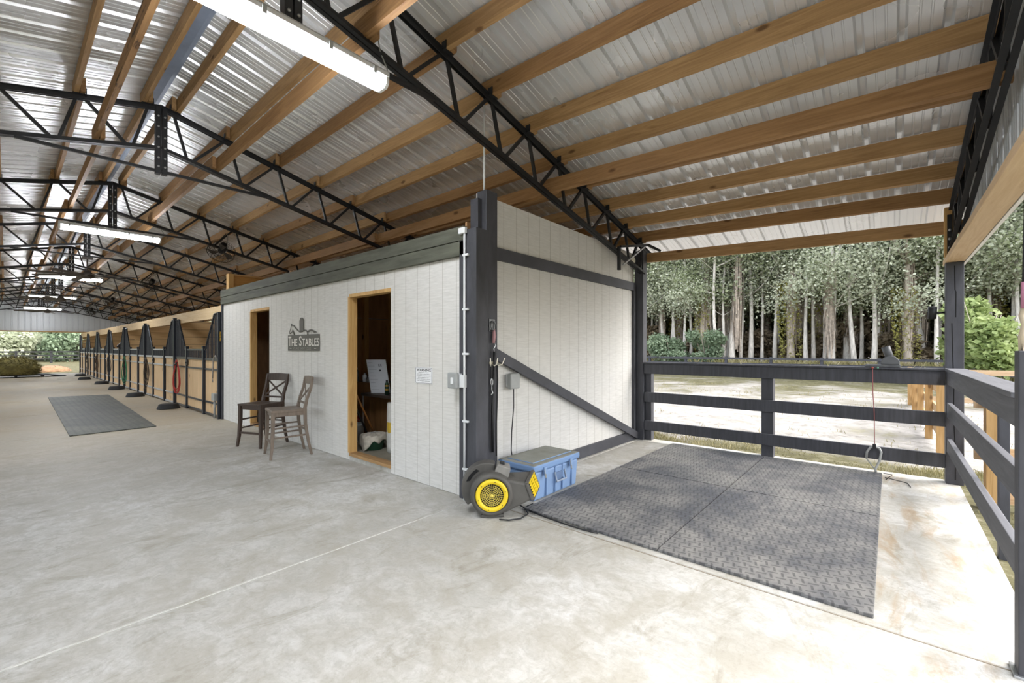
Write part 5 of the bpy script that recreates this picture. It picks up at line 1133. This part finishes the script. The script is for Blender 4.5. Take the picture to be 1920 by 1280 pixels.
for k in range(13):
    o = copy_tree(wd); o.location = (46.5+rw.uniform(-1.5, 1.5), -20+k*3.6, -.1); o.scale = (1.1, 1.1, 1.0); o.rotation_euler = (0, 0, rw.uniform(0, 6)); tag(o, 'dark bushy undergrowth deep behind the forest trunks', 'bush', 'undergrowth deep in the forest')
br = shrub('thicket', 31, 1.5, 3.4, 5200, .30, leafmat('brown_twigs', '6E6250', '8C7E68', 'A89A82', .2)); BU = False
for k in range(16):
    o = br if not BU else copy_tree(br); BU = True; o.location = (34.2+rw.uniform(-1.2, 1.2), -15+k*2.4, -.1); o.rotation_euler = (0, 0, rw.uniform(0, 6)); o.scale = (1, 1, rw.uniform(.7, 1.1)); tag(o, 'brown leafless thicket between the forest trunks', 'thicket', 'brown thickets between the trunks')
# grass and weeds
def blades(name, lab, m, spots, seed, hgt, wd):
    r = random.Random(seed); b = MB()
    for x, y, n, sp in spots:
        for _ in range(n):
            px, py = x+r.gauss(0, sp), y+r.gauss(0, sp); z = gz(px, py)-.01; a = r.uniform(0, 6.28); k = hgt*r.uniform(.4, 1.3); lx, ly = math.cos(a)*k*r.uniform(.1, .7), math.sin(a)*k*r.uniform(.1, .7); tx, ty = -math.sin(a)*wd, math.cos(a)*wd
            b.poly([(px-tx, py-ty, z), (px+tx, py+ty, z), (px+lx*.5+tx*.7, py+ly*.5+ty*.7, z+k*.7), (px+lx, py+ly, z+k)], [(0, 1, 2, 3)])
    return tag(obj(name, b, m), lab, 'grass', None, 'stuff')
rg = random.Random(9)
sp = [(rg.uniform(6.75, 7.6), rg.uniform(-1.2, 3.6), 22, .09) for _ in range(190)]+[(rg.uniform(3.0, 6.4), rg.uniform(-1.15, -.72), 20, .07) for _ in range(60)]
blades('grass', 'short dry and green grass along the concrete edge', leafmat('dry_grass', '6C6848', '8A845E', 'ACA482', .2), sp, 1, .06, .004)
sp = [(rg.uniform(8, 20), rg.uniform(-4, 10), 7, .10) for _ in range(260)]
blades('weeds', 'scattered dry tufts on the white sand', leafmat('dry_tufts', '6F6848', '8C845C', 'ACA27C', .2), sp, 2, .07, .005)
sp = [(29.8+rg.uniform(-.5, 1.6), rg.uniform(-15, 20), 26, .28) for _ in range(330)]
blades('tall_weeds', 'tall pale grass along the forest fence', leafmat('tall_pale_grass', '7E7F50', 'A39B6E', 'CDC3A0', .3), sp, 3, .75, .014)
tag(obj('leaf_litter', MB().blob((7.9, .25, -.06), (.09, .07, .04), 2, .15, 3), mat('orange_clod', 'B07A48', .9), loc=(7.9, .25, -.1)), 'small orange lump lying on the sand beyond the fence', 'clod')
